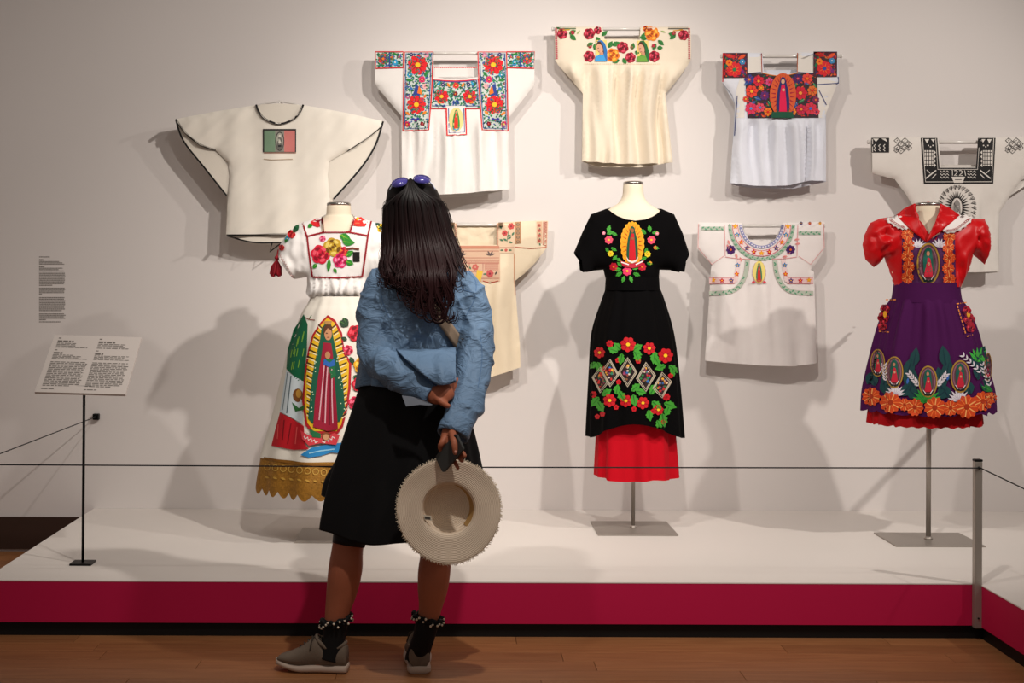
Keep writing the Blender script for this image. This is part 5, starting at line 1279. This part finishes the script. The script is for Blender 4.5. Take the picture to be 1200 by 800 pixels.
# --- jacket
denim = mat('jacket_blue', '#6985a4', 0.62, var=.1, vscale=9, bump=.35, bscale=330, spec=.3)
def crumple(m):
    nt = m.node_tree; b = nt.nodes['Principled BSDF']; tc = nt.nodes.new('ShaderNodeTexCoord'); mp = nt.nodes.new('ShaderNodeMapping')
    mp.inputs['Rotation'].default_value = (.3, .5, .2); mp.inputs['Scale'].default_value = (1, 1, 1.6)
    n = nt.nodes.new('ShaderNodeTexNoise'); n.inputs['Scale'].default_value = 13; n.inputs['Detail'].default_value = 3; n.inputs['Distortion'].default_value = 1.2
    sb_ = nt.nodes.new('ShaderNodeMath'); sb_.operation = 'SUBTRACT'; sb_.inputs[1].default_value = .5
    ab = nt.nodes.new('ShaderNodeMath'); ab.operation = 'ABSOLUTE'
    bp = nt.nodes.new('ShaderNodeBump'); bp.inputs['Strength'].default_value = .55; bp.inputs['Distance'].default_value = .03; bp.invert = True
    old = b.inputs['Normal'].links[0].from_node; L = nt.links.new
    L(tc.outputs['Object'], mp.inputs[0]); L(mp.outputs[0], n.inputs['Vector']); L(n.outputs['Fac'], sb_.inputs[0]); L(sb_.outputs[0], ab.inputs[0]); L(ab.outputs[0], bp.inputs['Height'])
    L(old.outputs[0], bp.inputs['Normal']); L(bp.outputs[0], b.inputs['Normal'])
crumple(denim)
J = G(); JT = G()
for _g in (J, JT): _g.loft([wring(*p) for p in ((298, 491, 20, .055), (304, 491, 32, .068), (310, 492, 45, .08), (320, 493, 55, .094), (340, 493, 58, .106), (370, 491, 58, .118), (395, 487, 55, .118), (412, 482, 55, .118), (420, 480, 55, .115))])
p, r = Wt([(455, 325, 0, 17), (444, 343, -.005, 20), (440, 380, -.02, 21.5), (441, 410, -.055, 22), (452, 428, -.11, 20.5), (473, 441, -.165, 18.5), (493, 456, -.19, 15.5), (505, 463, -.2, 13)], 6)
J.tube(p, r, 22, capround=False)
p, r = Wt([(536, 326, 0, 17), (550, 348, -.005, 19.5), (557, 385, -.02, 21), (556, 420, -.06, 21.5), (552, 448, -.11, 21), (545, 475, -.165, 20.5), (537, 497, -.215, 18), (533, 506, -.232, 16.5)], 6)
J.tube(p, r, 22, capround=False)
# collar behind the neck
J.tube([W(462, 305, .0), W(476, 301, -.05), W(491, 299, -.062), W(507, 301, -.05), W(521, 305, 0)], [.014]*5, 10)
vs, fs, nr = remesh(J, .005, 8, .5)
def wrinkle(p):
    w_ = V((noise.noise(p*7), noise.noise(p*7+V((9, 2, 4))), noise.noise(p*7+V((3, 8, 1)))))*.035
    q = p+w_
    a = noise.noise(V(((q.x+.7*q.z)*11, q.y*7, (q.z-.7*q.x)*4)))
    b = noise.noise(V(((q.x-.6*q.z)*10+7, q.y*7, (q.z+.6*q.x)*4)))
    c = noise.noise(V((q.x*9, q.y*7, q.z*18+4)))
    r = lambda n_, k: max(0.0, 1-abs(n_)*k)**2
    return .0075*r(a, 3.0)+.0065*r(b, 3.2)+.006*r(c, 3.0)*max(0, .3+noise.noise(p*5))-.005
vs = [v+n*wrinkle(v) for v, n in zip(vs, nr)]
jk = mesh('jacket', vs, fs, denim, person)
JB = BVHTree.FromPolygons(vs, fs)
SURF['jacket'] = [(vs, fs)]
# peplum below the waist seam
def pf(a, t): return (.05*sin(9*a+1)+.04*sin(15*a))*smooth01(.1, 1, t)
P = catmull([(409, 481, 56, .121), (420, 480, 57, .127), (438, 478.5, 58, .138), (453, 477.5, 58.5, .15)], 5)
rings = []
for i, q in enumerate(P):
    t = i/(len(P)-1); rings.append(ring_px(q[0], q[1], q[2], q[3], DW, 96, lambda a: pf(a, t), 0, lambda a: .012*sin(3*a+1)*t))
g = G().loft(rings, cap=False); o = mesh('peplum', g.v, [tuple(reversed(f)) for f in g.f], denim, person)
md = o.modifiers.new('thickness', 'SOLIDIFY'); md.thickness = .003
# back flap of the peplum pushed out over the left forearm
top = [(464, 409, -.122), (480, 409.5, -.129), (500, 409, -.130), (518, 408, -.125), (534, 407.5, -.105)]
bot = [(482, 427, -.214), (496, 439, -.236), (512, 450, -.25), (523, 450.5, -.245), (534, 448, -.225)]
rows = 12; cols_ = 24; A = []
tc_ = catmull(top, 6); bc_ = catmull(bot, 6)
for i in range(rows+1):
    t = i/rows
    for j in range(len(tc_)):
        a, b = tc_[j], bc_[j]; q = a+(b-a)*t
        A.append(W(q[0], q[1], q[2]-.040*sin(pi*t)*.8+.010*sin(j*.6+t*1.5)*t+.006*noise.noise(V((j*.35, t*3, 2)))))
nC = len(tc_)
fs = [(i*nC+j, i*nC+j+1, (i+1)*nC+j+1, (i+1)*nC+j) for i in range(rows) for j in range(nC-1)]
o = mesh('peplum_flap', A, [f[::-1] for f in fs], denim, person); md = o.modifiers.new('thickness', 'SOLIDIFY'); md.thickness = .004; md.offset = 0
# turned cuff end under the left wrist
cm = mat('jacket_inside', '#8f98a6', 0.8)
cf = [(471, 463.5, -.228), (484, 465, -.238), (497, 469.5, -.246), (507, 474, -.25), (503, 475.5, -.247), (492, 474, -.242), (476, 476, -.232)]
A = [W(*q) for q in cf]; A2 = [q+V((0, .004, 0)) for q in A]; n_ = len(A)
mesh('cuff_turnback', A+A2, [tuple(range(n_)), tuple(range(n_, 2*n_))[::-1]]+[(i, n_+i, n_+(i+1) % n_, (i+1) % n_) for i in range(n_)], cm, person, smooth=False)
# right cuff: open flared band
cc, rr_ = W(532.5, 508.5, -.236), .047
ax = (W(532.5, 508.5, -.236)-W(540, 488, -.20)).normalized()
u_ = ax.cross(V((0, 1, 0))).normalized(); v_ = ax.cross(u_).normalized()
def cring(c, ra, rb): return [c+u_*ra*cos(2*pi*j/32)+v_*rb*sin(2*pi*j/32) for j in range(32)]
cc = cc+u_*(-.004)
g = G().loft([cring(cc-ax*.028, .052, .048), cring(cc-ax*.01, .0525, .047), cring(cc+ax*.008, .0515, .045), cring(cc+ax*.008, .047, .041), cring(cc-ax*.01, .047, .041)], cap=False)
mesh('cuff', g.v, [f[::-1] for f in g.f], denim, person)
# stitched seams: yoke lines, armholes, waist
class _R: pass
def jdecal(name, shapes, base=.0012):
    bv = JB; vv = []; ff = []
    for poly, c, L in shapes:
        n0 = len(vv)
        for x, y in poly:
            d_ = (PX(x, y, 1)-CAM).normalized(); h = bv.ray_cast(CAM, d_)
            pnt = h[0] if h[0] is not None else W(x, y, -.12)
            vv.append(pnt-d_*base)
        ff.append(tuple(range(n0, len(vv)))[::-1])
    return mesh(name, vv, ff, mat('jacket_stitch', '#4f6f96', .7), person)
jdecal('armhole_seam', line([tuple(p) for p in catmull([(452, 318), (446, 335), (449, 355), (456, 372)], 5)], .8, '#000'))
jdecal('armhole_seam', line([tuple(p) for p in catmull([(543, 316), (557, 328), (556, 350), (545, 372)], 5)], .8, '#000'))
jdecal('yoke_seam', line([tuple(p) for p in catmull([(522, 338), (540, 339), (556, 343)], 5)], .7, '#000'))
jdecal('sleeve_seam', line([tuple(p) for p in catmull([(563, 392), (565, 420), (560, 455)], 6)], .7, '#000'))

# --- skirt, leggings
skm = mat('skirt_black', '#0a0a0d', 0.75, bump=.2, bscale=260, spec=.25)
def sfold(a, t):
    g_ = lambda c, w_: math.exp(-((a-c)/w_)**2)
    return (.5*sin(5*a+.9)+.45*sin(9*a+2.2)+.3*sin(14*a))*t*(1-g_(3.2, .5))+1.5*g_(3.55, .2)-1.0*g_(3.22, .12)+.6*g_(2.85, .15)
LV = [(436, 426, 532, .118, 0), (452, 421, 537, .13, .02), (480, 412, 547, .138, .03), (520, 399.5, 557, .142, .04), (560, 387.5, 564, .146, .05), (600, 379, 570, .15, .055), (622, 376, 574, .152, .06)]
P = catmull(LV, 6); rings = []
for q in P:
    t = (q[0]-436)/(622-436)
    def hz(a, t=t): return (.018-.034*max(0, sin(a))+.008*sin(5*a+.9)+.10*smooth01(3.12, 3.3, a)*(1-smooth01(5.2, 5.8, a)))*smooth01(.5, 1, t)
    rings.append(ring_px(q[0], (q[1]+q[2])/2, (q[2]-q[1])/2, q[3], DW, 128, lambda a: q[4]*sfold(a, 1), 0, hz))
g = G().loft(rings, cap=False)
o = mesh('skirt', g.v, [f[::-1] for f in g.f], skm, person); md = o.modifiers.new('thickness', 'SOLIDIFY'); md.thickness = .003; md.offset = 1
lg_m = mat('leggings_black', '#0c0d14', 0.6)
p, r = Wt([(436, 540, .01, 27.4), (416, 600, .01, 22), (408.5, 638, .0, 19.4)]); G().tube(p, r, 24, capround=False).build('legging', lg_m, person)
p, r = Wt([(506, 540, .0, 27.4), (510, 610, -.02, 21), (511, 640, -.028, 19)]); G().tube(p, r, 24, capround=False).build('legging', lg_m, person)

# --- shoes and socks
up_m = mat('sneaker_taupe', '#6f6154', 0.85, bump=.5, bscale=260, var=.08, vscale=30)
so_m = mat('sneaker_sole', '#b9a596', 0.6)
lace_m = mat('lace_taupe', '#3f352d', 0.8)
def shoe(origin, ang, label=None):
    o3 = V(origin); ca, sa = cos(ang), sin(ang)
    f = V((ca, sa, 0)); s_ = V((-sa, ca, 0))
    T3 = lambda u, v, z: o3+f*u+s_*v+V((0, 0, z))
    def sec(u, hwid, zb, zt_, n=20, sq=2.6):
        out = []
        for j in range(n):
            a = 2*pi*j/n; c, s = cos(a), sin(a)
            x = hwid*math.copysign(abs(c)**(2/sq), c); z = math.copysign(abs(s)**(2/sq), s)
            out.append(T3(u, x, (zb+zt_)/2+(zt_-zb)/2*z))
        return out
    root = bpy.data.objects.new('shoe', None); COL.objects.link(root); root.parent = person; root.location = o3-wloc(person)
    hw = [(.0, .028), (.008, .036), (.04, .038), (.09, .037), (.14, .044), (.18, .046), (.215, .040), (.236, .027), (.245, .012)]
    # sole
    zb = lambda u: .001+.018*smooth01(.15, .25, u)
    rings = [sec(u, w_*1.06, zb(u), zb(u)+.026-.006*smooth01(.1, .24, u), sq=3.4) for u, w_ in [tuple(p) for p in catmull(hw, 4)]]
    G().loft(rings).build('sole', so_m, root)
    tp = [(.003, .029, .086), (.012, .034, .097), (.04, .036, .088), (.075, .037, .090), (.105, .037, .114), (.13, .039, .102), (.16, .0435, .080), (.19, .044, .065), (.215, .038, .056), (.234, .026, .048), (.243, .010, .038)]
    rings = [sec(p[0], p[1], zb(p[0])+.014, p[2], sq=2.3) for p in catmull(tp, 4)]
    G().loft(rings).build('upper', up_m, root)
    # padded collar
    col = []
    for j in range(24):
        a = 2*pi*j/24; u = .058+.05*cos(a); v = .033*sin(a)
        z = .082+.034*max(0, cos(a))**1.5+.016*max(0, -cos(a))**2
        col.append(T3(u, v, z))
    gg = G(); n = 24; vs_ = []
    gg.tube(col+[col[0]], .0065, 8, capround=False); gg.build('collar', up_m, root)
    gg = G()
    for k in range(4):
        u = .118+k*.014; z = .112-k*.0105
        gg = G(); gg.tube([T3(u, -.024, z-.013), T3(u+.004, 0, z+.002), T3(u, .024, z-.013)], .0026, 6); gg.build('lace', lace_m, root)
    G().tube([T3(.11, .006, .119), T3(.118, .030, .108), T3(.122, .038, .078)], .0024, 6).build('lace_end', lace_m, root)
    G().tube([T3(.11, -.006, .119), T3(.118, -.030, .108), T3(.122, -.038, .078)], .0024, 6).build('lace_end', lace_m, root)
    G().box(T3(0, 0, 0)-V((.001, .001, -.04)), T3(0, 0, 0)+V((.001, .001, .05))).build('heel_tab', up_m, root)
    return root
hl = PX(408, 787, 4.565); hl.z = 0.0
shoe(hl, pi-.12)
hr = PX(491.5, 790, 4.535); hr.z = 0.0
shoe(hr, pi/2+.06)
sock_m = mat('sock_black', '#08080a', 0.8, bump=.4, bscale=300)
pearl = mat('pearl', '#d9cbb8', 0.3, spec=.6)
def sock(pts, rt, tilt):
    p, r = Wt(pts, 4)
    o = G().tube(p, r, 20, capround=False).build('sock', sock_m, person)
    c = p[0]; R4 = random.Random(len(pts)+int(pts[0][0]))
    g = G(); n = 30; ringp = []
    for j in range(n+1):
        a = 2*pi*j/n; ringp.append(c+V((rt*cos(a)*(1+.06*sin(7*a)), rt*.95*sin(a), .006*sin(9*a)+tilt*cos(a))))
    g.tube(ringp, [.008+.002*sin(j*2.3) for j in range(n+1)], 8, capround=False)
    for j in range(46):
        a = R4.uniform(0, 2*pi); q = c+V((rt*cos(a), rt*.95*sin(a), tilt*cos(a)))
        g.tube([q, q+V((.009*cos(a), .009*sin(a), R4.uniform(-.016, .012)))], [.005, .003], 5)
    g.build('ruffle', sock_m, o)
    g = G()
    for j in range(26):
        a = 2*pi*j/26+R4.uniform(-.1, .1); q = c+V(((rt+.009)*cos(a), (rt*.95+.009)*sin(a), tilt*cos(a)+R4.uniform(-.016, .008)))
        g.ball(q, .0042, 8, 6)
    b = g.build('pearl_trim', pearl, o); b['kind'] = 'stuff'
sock([(394, 726, 0, 14.5), (391.5, 745, 0, 13.6), (389, 762, 0, 14.2), (387, 771, 0, 14.6)], .046, .01)
sock([(501.5, 724, -.03, 14), (497, 745, -.028, 12.8), (492, 760, .0, 13.2), (489.5, 770, .02, 14.6), (489, 774, .02, 14.6)], .044, -.01)

# --- hair
def hairmat():
    m = bpy.data.materials.new('hair_dark_auburn'); m.use_nodes = True; nt = m.node_tree; b = nt.nodes['Principled BSDF']
    tc = nt.nodes.new('ShaderNodeTexCoord'); sx = nt.nodes.new('ShaderNodeSeparateXYZ'); mr = nt.nodes.new('ShaderNodeMapRange')
    zt_, zb_ = W(490, 225).z-wloc(person).z, W(490, 330).z-wloc(person).z
    mr.inputs[1].default_value = zt_; mr.inputs[2].default_value = zb_
    n = nt.nodes.new('ShaderNodeTexNoise'); n.inputs['Scale'].default_value = 30; mp = nt.nodes.new('ShaderNodeMapping'); mp.inputs['Scale'].default_value = (3, 3, .15)
    ad = nt.nodes.new('ShaderNodeMath'); ad.operation = 'MULTIPLY_ADD'; ad.inputs[1].default_value = .8; ad.inputs[2].default_value = -.4
    a2 = nt.nodes.new('ShaderNodeMath'); a2.operation = 'ADD'
    cr = nt.nodes.new('ShaderNodeValToRGB'); cr.color_ramp.elements[0].color = lin('#080505'); cr.color_ramp.elements[1].color = lin('#240c0e')
    L = nt.links.new
    L(tc.outputs['Object'], sx.inputs[0]); L(sx.outputs['Z'], mr.inputs[0]); L(tc.outputs['Object'], mp.inputs[0]); L(mp.outputs[0], n.inputs['Vector'])
    L(n.outputs['Fac'], ad.inputs[0]); L(ad.outputs[0], a2.inputs[0]); L(mr.outputs[0], a2.inputs[1]); L(a2.outputs[0], cr.inputs[0]); L(cr.outputs[0], b.inputs['Base Color'])
    b.inputs['Roughness'].default_value = .5; b.inputs['Specular IOR Level'].default_value = .18
    return m
hm = hairmat(); Rh = random.Random(12)
HO = [(209, 481, 12), (214, 481, 24), (222, 483, 31), (235, 485, 35.5), (255, 487.5, 38.5), (275, 490, 41.5), (295, 493, 45), (312, 495, 47.5), (330, 497, 47), (380, 500, 46)]
def ho(y):
    for a, b in zip(HO[:-1], HO[1:]):
        if y <= b[0]:
            t = max(0, (y-a[0])/(b[0]-a[0])); return a[1]+(b[1]-a[1])*t, a[2]+(b[2]-a[2])*t
    return HO[-1][1:]
def hdepth(s, y):
    k = sqrt(max(0, 1-min(1, s*s*.98)))
    bulge = .105+.05*smooth01(285, 330, y)
    if y < 235: bulge *= .35+.65*sqrt(max(0, (y-207)/28.0)) if y > 207 else .35
    cen = .03-.03*smooth01(270, 320, y)
    return cen-bulge*k-.012*smooth01(300, 330, y)
g = G()
rings = []
for y in range(210, 318, 6):
    cx_, hw_ = ho(y); row = []
    for j in range(28):
        a = 2*pi*j/28; s = cos(a)
        bk_ = hdepth(s, y); ft = .03+.07*sqrt(max(0, 1-s*s))*(1-smooth01(262, 300, y)*.6)
        row.append(W(cx_+s*hw_*.93, y, (bk_+.008) if sin(a) >= 0 else ft*.4))
    rings.append(row)
g.loft(rings)
def lock(s, yend, r0, wave, ph, curl, dx=0.0, lift=0.0):
    y0 = 209.5+13*min(1, s*s); pts = []; rad = []; n = 22
    for i in range(n+1):
        t = i/n; y = y0+(yend-y0)*t
        cx_, hw_ = ho(y)
        ss = s*min(1.0, .25+.75*smooth01(0, .22, t))*(1-.0*t)
        x = cx_+ss*hw_+dx*t*t
        e = smooth01(.62, 1.0, t)
        x += wave*e*sin(ph+t*13)+.8*sin(ph*3+t*7)*smooth01(.1, .5, t)
        d_ = hdepth(ss, y)-lift-.004+.006*e*cos(ph+t*11)
        if y > 318: d_ = min(d_, -.125+.02*abs(ss)) if abs(ss) < .8 else d_
        pts.append((x, y, d_))
        rad.append(r0*(.55+.45*smooth01(0, .15, t))*(1-.6*smooth01(.6, 1, t))*KS)
    if curl:
        x, y, d_ = pts[-1]; cr_ = abs(curl)
        cr_ *= 1.35
        for k in range(1, 8):
            a = k*.5; pts.append((x+math.copysign(cr_, curl)*(1-cos(a))*.9, y+cr_*sin(a)*.95, d_-.004*k/9)); rad.append(rad[-1]*.93)
    g.tube([W(*q) for q in pts], rad, 6, flat=.7)
NH = 560
for i in range(NH):
    s = -1+2*(i+.5)/NH+Rh.uniform(-.015, .015); s = max(-1, min(1, s))
    if s < -.55: ye = Rh.uniform(312, 333); cu = Rh.choice((5, 6, -4, 0)); wv = Rh.uniform(1, 3)
    elif s < -.28: ye = Rh.uniform(312, 338); cu = Rh.choice((5, -4, 4, 0)); wv = Rh.uniform(3, 7)
    elif s < .34: ye = Rh.uniform(322, 358); cu = Rh.choice((4, -4, 5, 3)); wv = Rh.uniform(3, 7)
    elif s < .62: ye = Rh.uniform(308, 338); cu = Rh.choice((0, 4, -4)); wv = Rh.uniform(2, 6)
    else: ye = Rh.uniform(300, 322); cu = 0; wv = 1
    lock(s, ye, Rh.uniform(.8, 1.5), wv, (i//22)*2.1+Rh.uniform(-.5, .5), cu, 6*sin((i//22)*3.7)+Rh.uniform(-2.5, 2.5), Rh.uniform(-.004, .006))
for s, ye, cu, dx in ((-.85, 330, 7, -3), (-.75, 326, 8, 0), (-.7, 318, -6, -3), (-.4, 345, -6, 0), (-.3, 360, 6, 0), (-.05, 368, 6, 2), (.1, 370, -6, 3), (.25, 368, 6, 4), (.42, 352, -5, 8), (.7, 325, 0, 12), (.55, 345, -4, 9)):
    lock(s, ye, 2.6, 4, s*9, cu, dx, .008)
# heavier wavy tresses: bundles of strands that bend together
for s0, ye, dx0, cu, ph0 in ((-.95, 331, -2, 6, .3), (-.8, 336, 0, 7, 1.4), (-.62, 328, 3, -6, 2.2), (-.45, 346, 1, 5, 3.4), (-.3, 354, -2, -5, .9), (-.16, 364, 1, 5, 4.4), (0, 360, 3, -5, 2.0), (.12, 371, 5, 6, 5.2), (.26, 366, 6, -6, .4), (.38, 372, 6, 5, 3.0), (.5, 352, 5, -5, 1.1), (.68, 344, 4, -4, 4.0)):
    for k in range(13):
        lock(s0+Rh.uniform(-.05, .05), ye+Rh.uniform(-6, 3), Rh.uniform(.9, 1.6), 5.5, ph0+Rh.uniform(-.25, .25), cu*Rh.uniform(.7, 1.2), dx0+Rh.uniform(-2, 2), Rh.uniform(.004, .012))
# flyaway strands
for i in range(30):
    s = Rh.choice((-1, 1))*Rh.uniform(.9, 1.06); lock(s, Rh.uniform(285, 330), .35, 3, Rh.uniform(0, 6), 0, Rh.uniform(-5, 5))
g.build('hair', hm, person)

# --- sunglasses pushed up on the head
sg = empty('sunglasses', W(482, 214, .02), 'violet-tinted sunglasses pushed up on top of the visitor\'s dark hair', 'sunglasses')
lens = mat('lens_violet', '#3a3578', 0.12, spec=.7); frm = mat('frame_pale_blue', '#c9d2ee', 0.3)
for cx_, cy_, rt in ((468.6, 213.6, -.3), (494.5, 210.0, .12)):
    ring = []; 
    n = 28; dsc = []
    for k, (oo, sc_) in enumerate(((-.0035, .96), (.0035, .96))):
        dsc.append([W(cx_+9.4*sc_*cos(2*pi*j/n)*cos(rt)-4.6*sc_*sin(2*pi*j/n)*sin(rt), cy_+9.4*sc_*cos(2*pi*j/n)*sin(rt)+4.6*sc_*sin(2*pi*j/n)*cos(rt), -.035+oo-.028*sin(2*pi*j/n)*sc_) for j in range(n)])
    l_ = G().loft(dsc).build('lens', lens, sg)
    rim = [W(cx_+9.8*cos(2*pi*j/n)*cos(rt)-4.9*sin(2*pi*j/n)*sin(rt), cy_+9.8*cos(2*pi*j/n)*sin(rt)+4.9*sin(2*pi*j/n)*cos(rt), -.035-.028*sin(2*pi*j/n)) for j in range(n+1)]
    G().tube(rim, .0016, 8, capround=False).build('rim', mat('rim_violet', '#2e2a5c', .3), l_)
G().tube([W(477, 212.5, -.014), W(481, 210.2, -.018), W(485.5, 210.5, -.014)], .0018, 8).build('bridge', frm, sg)
G().tube([W(460, 217, -.012), W(457.6, 221, .0), W(455, 229, .02), W(453, 238, .05)], .0024, 8).build('temple_arm', frm, sg)
G().tube([W(502.6, 212, -.012), W(506.5, 216, .0), W(511, 224, .02), W(515, 236, .05)], .0024, 8).build('temple_arm', frm, sg)

# --- crossbody strap lying on the jacket's back
TB = BVHTree.FromPolygons(JT.v, JT.f)
def strapmesh(c0, wdt, n=26):
    C = catmull(c0, 8); A = []
    for i, q in enumerate(C):
        t = C[min(i+1, len(C)-1)]-C[max(i-1, 0)]; t = t/np.hypot(*t); nn_ = np.array([-t[1], t[0]])
        for k in range(5):
            x, y = q+nn_*wdt*(k/4-.5)
            dd_ = (PX(x, y, 1)-CAM).normalized(); h = TB.ray_cast(CAM, dd_)
            A.append((x, y, h[0].y if h[0] is not None else None))
    last = None; out = []
    for x, y, yy in A:
        if yy is None: yy = last or DW-.12
        last = yy; out.append(PX(x, y, yy-.010))
    fs = [(i*5+k, i*5+k+1, i*5+k+6, i*5+k+5) for i in range(len(C)-1) for k in range(4)]
    return out, fs
vs, fs = strapmesh([(466, 312), (478, 325), (492, 342), (507, 361), (520, 377), (531, 392), (540, 405), (546, 414)], 13)
o = mesh('bag_strap', vs, fs, mat('strap_beige', '#9a8672', 0.75, bump=.3, bscale=260))
md = o.modifiers.new('thickness', 'SOLIDIFY'); md.thickness = .004
tag(o, 'broad beige crossbody bag strap running diagonally over the back of the blue jacket', 'bag strap')

# --- phone in the right hand
ph = empty('phone', W(527, 534, -.262), 'dark grey phone held under the visitor\'s thumb above the straw hat', 'phone')
A_, B_, C_ = W(511, 535, -.245), W(520, 554, -.278), W(543.5, 525, -.346)
ux, uy = (B_-A_), (C_-B_); un = ux.cross(uy).normalized()
if un.y > 0: un = -un
ex_ = ux.normalized(); ey_ = (uy-ex_*uy.dot(ex_)).normalized(); la, lb = ux.length, (uy-ex_*uy.dot(ex_)).length
def slab(la0, la1, lb0, lb1, z0, z1, rad):
    out = []
    for cx_, cy_, a0 in ((la1-rad, lb1-rad, 0), (la0+rad, lb1-rad, pi/2), (la0+rad, lb0+rad, pi), (la1-rad, lb0+rad, 1.5*pi)):
        for k in range(6): a = a0+k*pi/10; out.append((cx_+rad*cos(a), cy_+rad*sin(a)))
    r0 = [A_+ex_*x+ey_*y+un*z0 for x, y in out]; r1 = [A_+ex_*x+ey_*y+un*z1 for x, y in out]
    return G().loft([r0, r1])
slab(0, la, 0, lb, -.004, .004, .009).build('case', mat('phone_case_grey', '#3c3d3c', .6), ph, angle=40)
slab(.004, .026, lb-.03, lb-.004, .004, .0058, .006).build('camera_bump', mat('phone_black', '#0a0a0b', .25), ph, angle=40)

# --- straw hat, inside towards the camera
def strawmat():
    m = bpy.data.materials.new('straw'); m.use_nodes = True; nt = m.node_tree; b = nt.nodes['Principled BSDF']
    tc = nt.nodes.new('ShaderNodeTexCoord'); mp = nt.nodes.new('ShaderNodeMapping'); mp.inputs['Rotation'].default_value = (pi/2, 0, 0)
    wv = nt.nodes.new('ShaderNodeTexWave'); wv.wave_type = 'RINGS'; wv.rings_direction = 'Z'; wv.inputs['Scale'].default_value = 62; wv.inputs['Distortion'].default_value = .6
    n = nt.nodes.new('ShaderNodeTexNoise'); n.inputs['Scale'].default_value = 140
    cr = nt.nodes.new('ShaderNodeValToRGB'); cr.color_ramp.elements[0].color = lin('#d2bca2'); cr.color_ramp.elements[1].color = lin('#ecdac4')
    mx = nt.nodes.new('ShaderNodeMath'); mx.operation = 'MULTIPLY_ADD'; mx.inputs[1].default_value = .6
    bp = nt.nodes.new('ShaderNodeBump'); bp.inputs['Strength'].default_value = .5; bp.inputs['Distance'].default_value = .002
    L = nt.links.new
    L(tc.outputs['Object'], mp.inputs[0]); L(mp.outputs[0], wv.inputs['Vector']); L(tc.outputs['Object'], n.inputs['Vector'])
    L(n.outputs['Fac'], mx.inputs[0]); L(wv.outputs['Fac'], mx.inputs[2]); L(mx.outputs[0], cr.inputs[0]); L(cr.outputs[0], b.inputs['Base Color'])
    L(mx.outputs[0], bp.inputs['Height']); L(bp.outputs[0], b.inputs['Normal']); b.inputs['Roughness'].default_value = .8
    return m
st = strawmat()
DH = DW-.243
hcn = PX(525.8, 598, DH); KH = DH/F
hat = empty('straw_hat', hcn, 'round cream straw hat with frayed brim, held behind the visitor, inside showing', 'hat')
tiltx = radians(3)
def hp(r, a, dep, ox=0.0, oz=0.0):
    return hcn+V((r*cos(a)+ox, dep+r*sin(a)*sin(tiltx)*1.0, r*sin(a)*1.0+oz))
prof = [(60.5, 0.0), (58, -.001), (50, .002), (42, .004), (35, .006), (31.6, .010), (30.6, .020), (29.9, .034), (28.8, .052), (26, .062), (20, .067), (10, .069), (.05, .07)]
Pf = catmull(prof, 3); n = 96; A = []
for q in Pf:
    for j in range(n):
        a = 2*pi*j/n
        wob = .0035*sin(2*a+.8)*smooth01(34, 60, q[0])+.0018*sin(5*a)*smooth01(40, 60, q[0])
        A.append(hp(q[0]*KH*(1+.012*sin(3*a)*smooth01(34, 60, q[0])), a, q[1]+wob, -.009*smooth01(33, 20, q[0]), 0.002*smooth01(60, 32, q[0])))
m_ = len(Pf); fs = [(i*n+j, i*n+(j+1) % n, (i+1)*n+(j+1) % n, (i+1)*n+j) for i in range(m_-1) for j in range(n)]
kb = next(i for i, q in enumerate(Pf) if q[0] <= 31.7)
br = mesh('brim', A[:(kb+1)*n], [f for f in fs if f[0] < kb*n], st, hat); md = br.modifiers.new('thickness', 'SOLIDIFY'); md.thickness = .003; md.offset = 1
crn = mesh('crown', A[kb*n:], [tuple(i-kb*n for i in f) for f in fs if f[0] >= kb*n], st, hat); md = crn.modifiers.new('thickness', 'SOLIDIFY'); md.thickness = .003; md.offset = 1
# darker inner band and small label
bandm = mat('hat_band', '#b08a54', .7)
A = []
for dep in (.012, .05):
    for j in range(41):
        a = -.75+2.0*j/40; A.append(hp((30.0-1.2*(dep-.012)/.02)*KH, a, dep, -.0005-.004*(dep-.014)/.02, .002))
mesh('sweat_band', A, [(j, j+1, 41+j+1, 41+j) for j in range(40)], bandm, hat)
A = [hp(0, 0, .0)+V((x*KH, dep, z*KH)) for x, z, dep in ((-29.6, -5.5, .002), (-20.6, -6.6, .006), (-19.6, -12.4, .006), (-28.0, -11.2, .002))]
mesh('label', A+[q+V((0, .001, 0)) for q in A], [(0, 3, 2, 1), (4, 5, 6, 7), (0, 1, 5, 4), (1, 2, 6, 5), (2, 3, 7, 6), (3, 0, 4, 7)], mat('label_cream', '#d9d0bd', .7), hat, smooth=False)
A2 = [A[0].lerp(A[3], .3), A[1].lerp(A[2], .3), A[1].lerp(A[2], .75), A[0].lerp(A[3], .75)]
A2 = [A2[0].lerp(A2[1], .1), A2[0].lerp(A2[1], .85), A2[3].lerp(A2[2], .85), A2[3].lerp(A2[2], .1)]
mesh('label_print', [q-V((0, .0012, 0)) for q in A2], [(0, 3, 2, 1)], mat('label_ink', '#4f4a44', .7), hat, smooth=False)
g = G(); Rf = random.Random(5)
for k in range(620):
    a = 2*pi*k/620+Rf.uniform(-.01, .01); r0 = 59.5*KH*(1+.012*sin(3*a)); ln = Rf.uniform(1.2, 4.2)*KH; da = Rf.uniform(-.05, .05)
    w0 = .0035*sin(2*a+.8)+.0018*sin(5*a)
    g.tube([hp(r0, a, w0-.001), hp(r0+ln*.5, a+da*.4, w0+Rf.uniform(-.004, .002)), hp(r0+ln, a+da, w0+Rf.uniform(-.008, .004))], [.0011, .001, .0006], 4, capround=False)
fr_ = g.build('frayed_edge', mat('straw_fray', '#e2d3bb', .85), hat); fr_['kind'] = 'stuff'
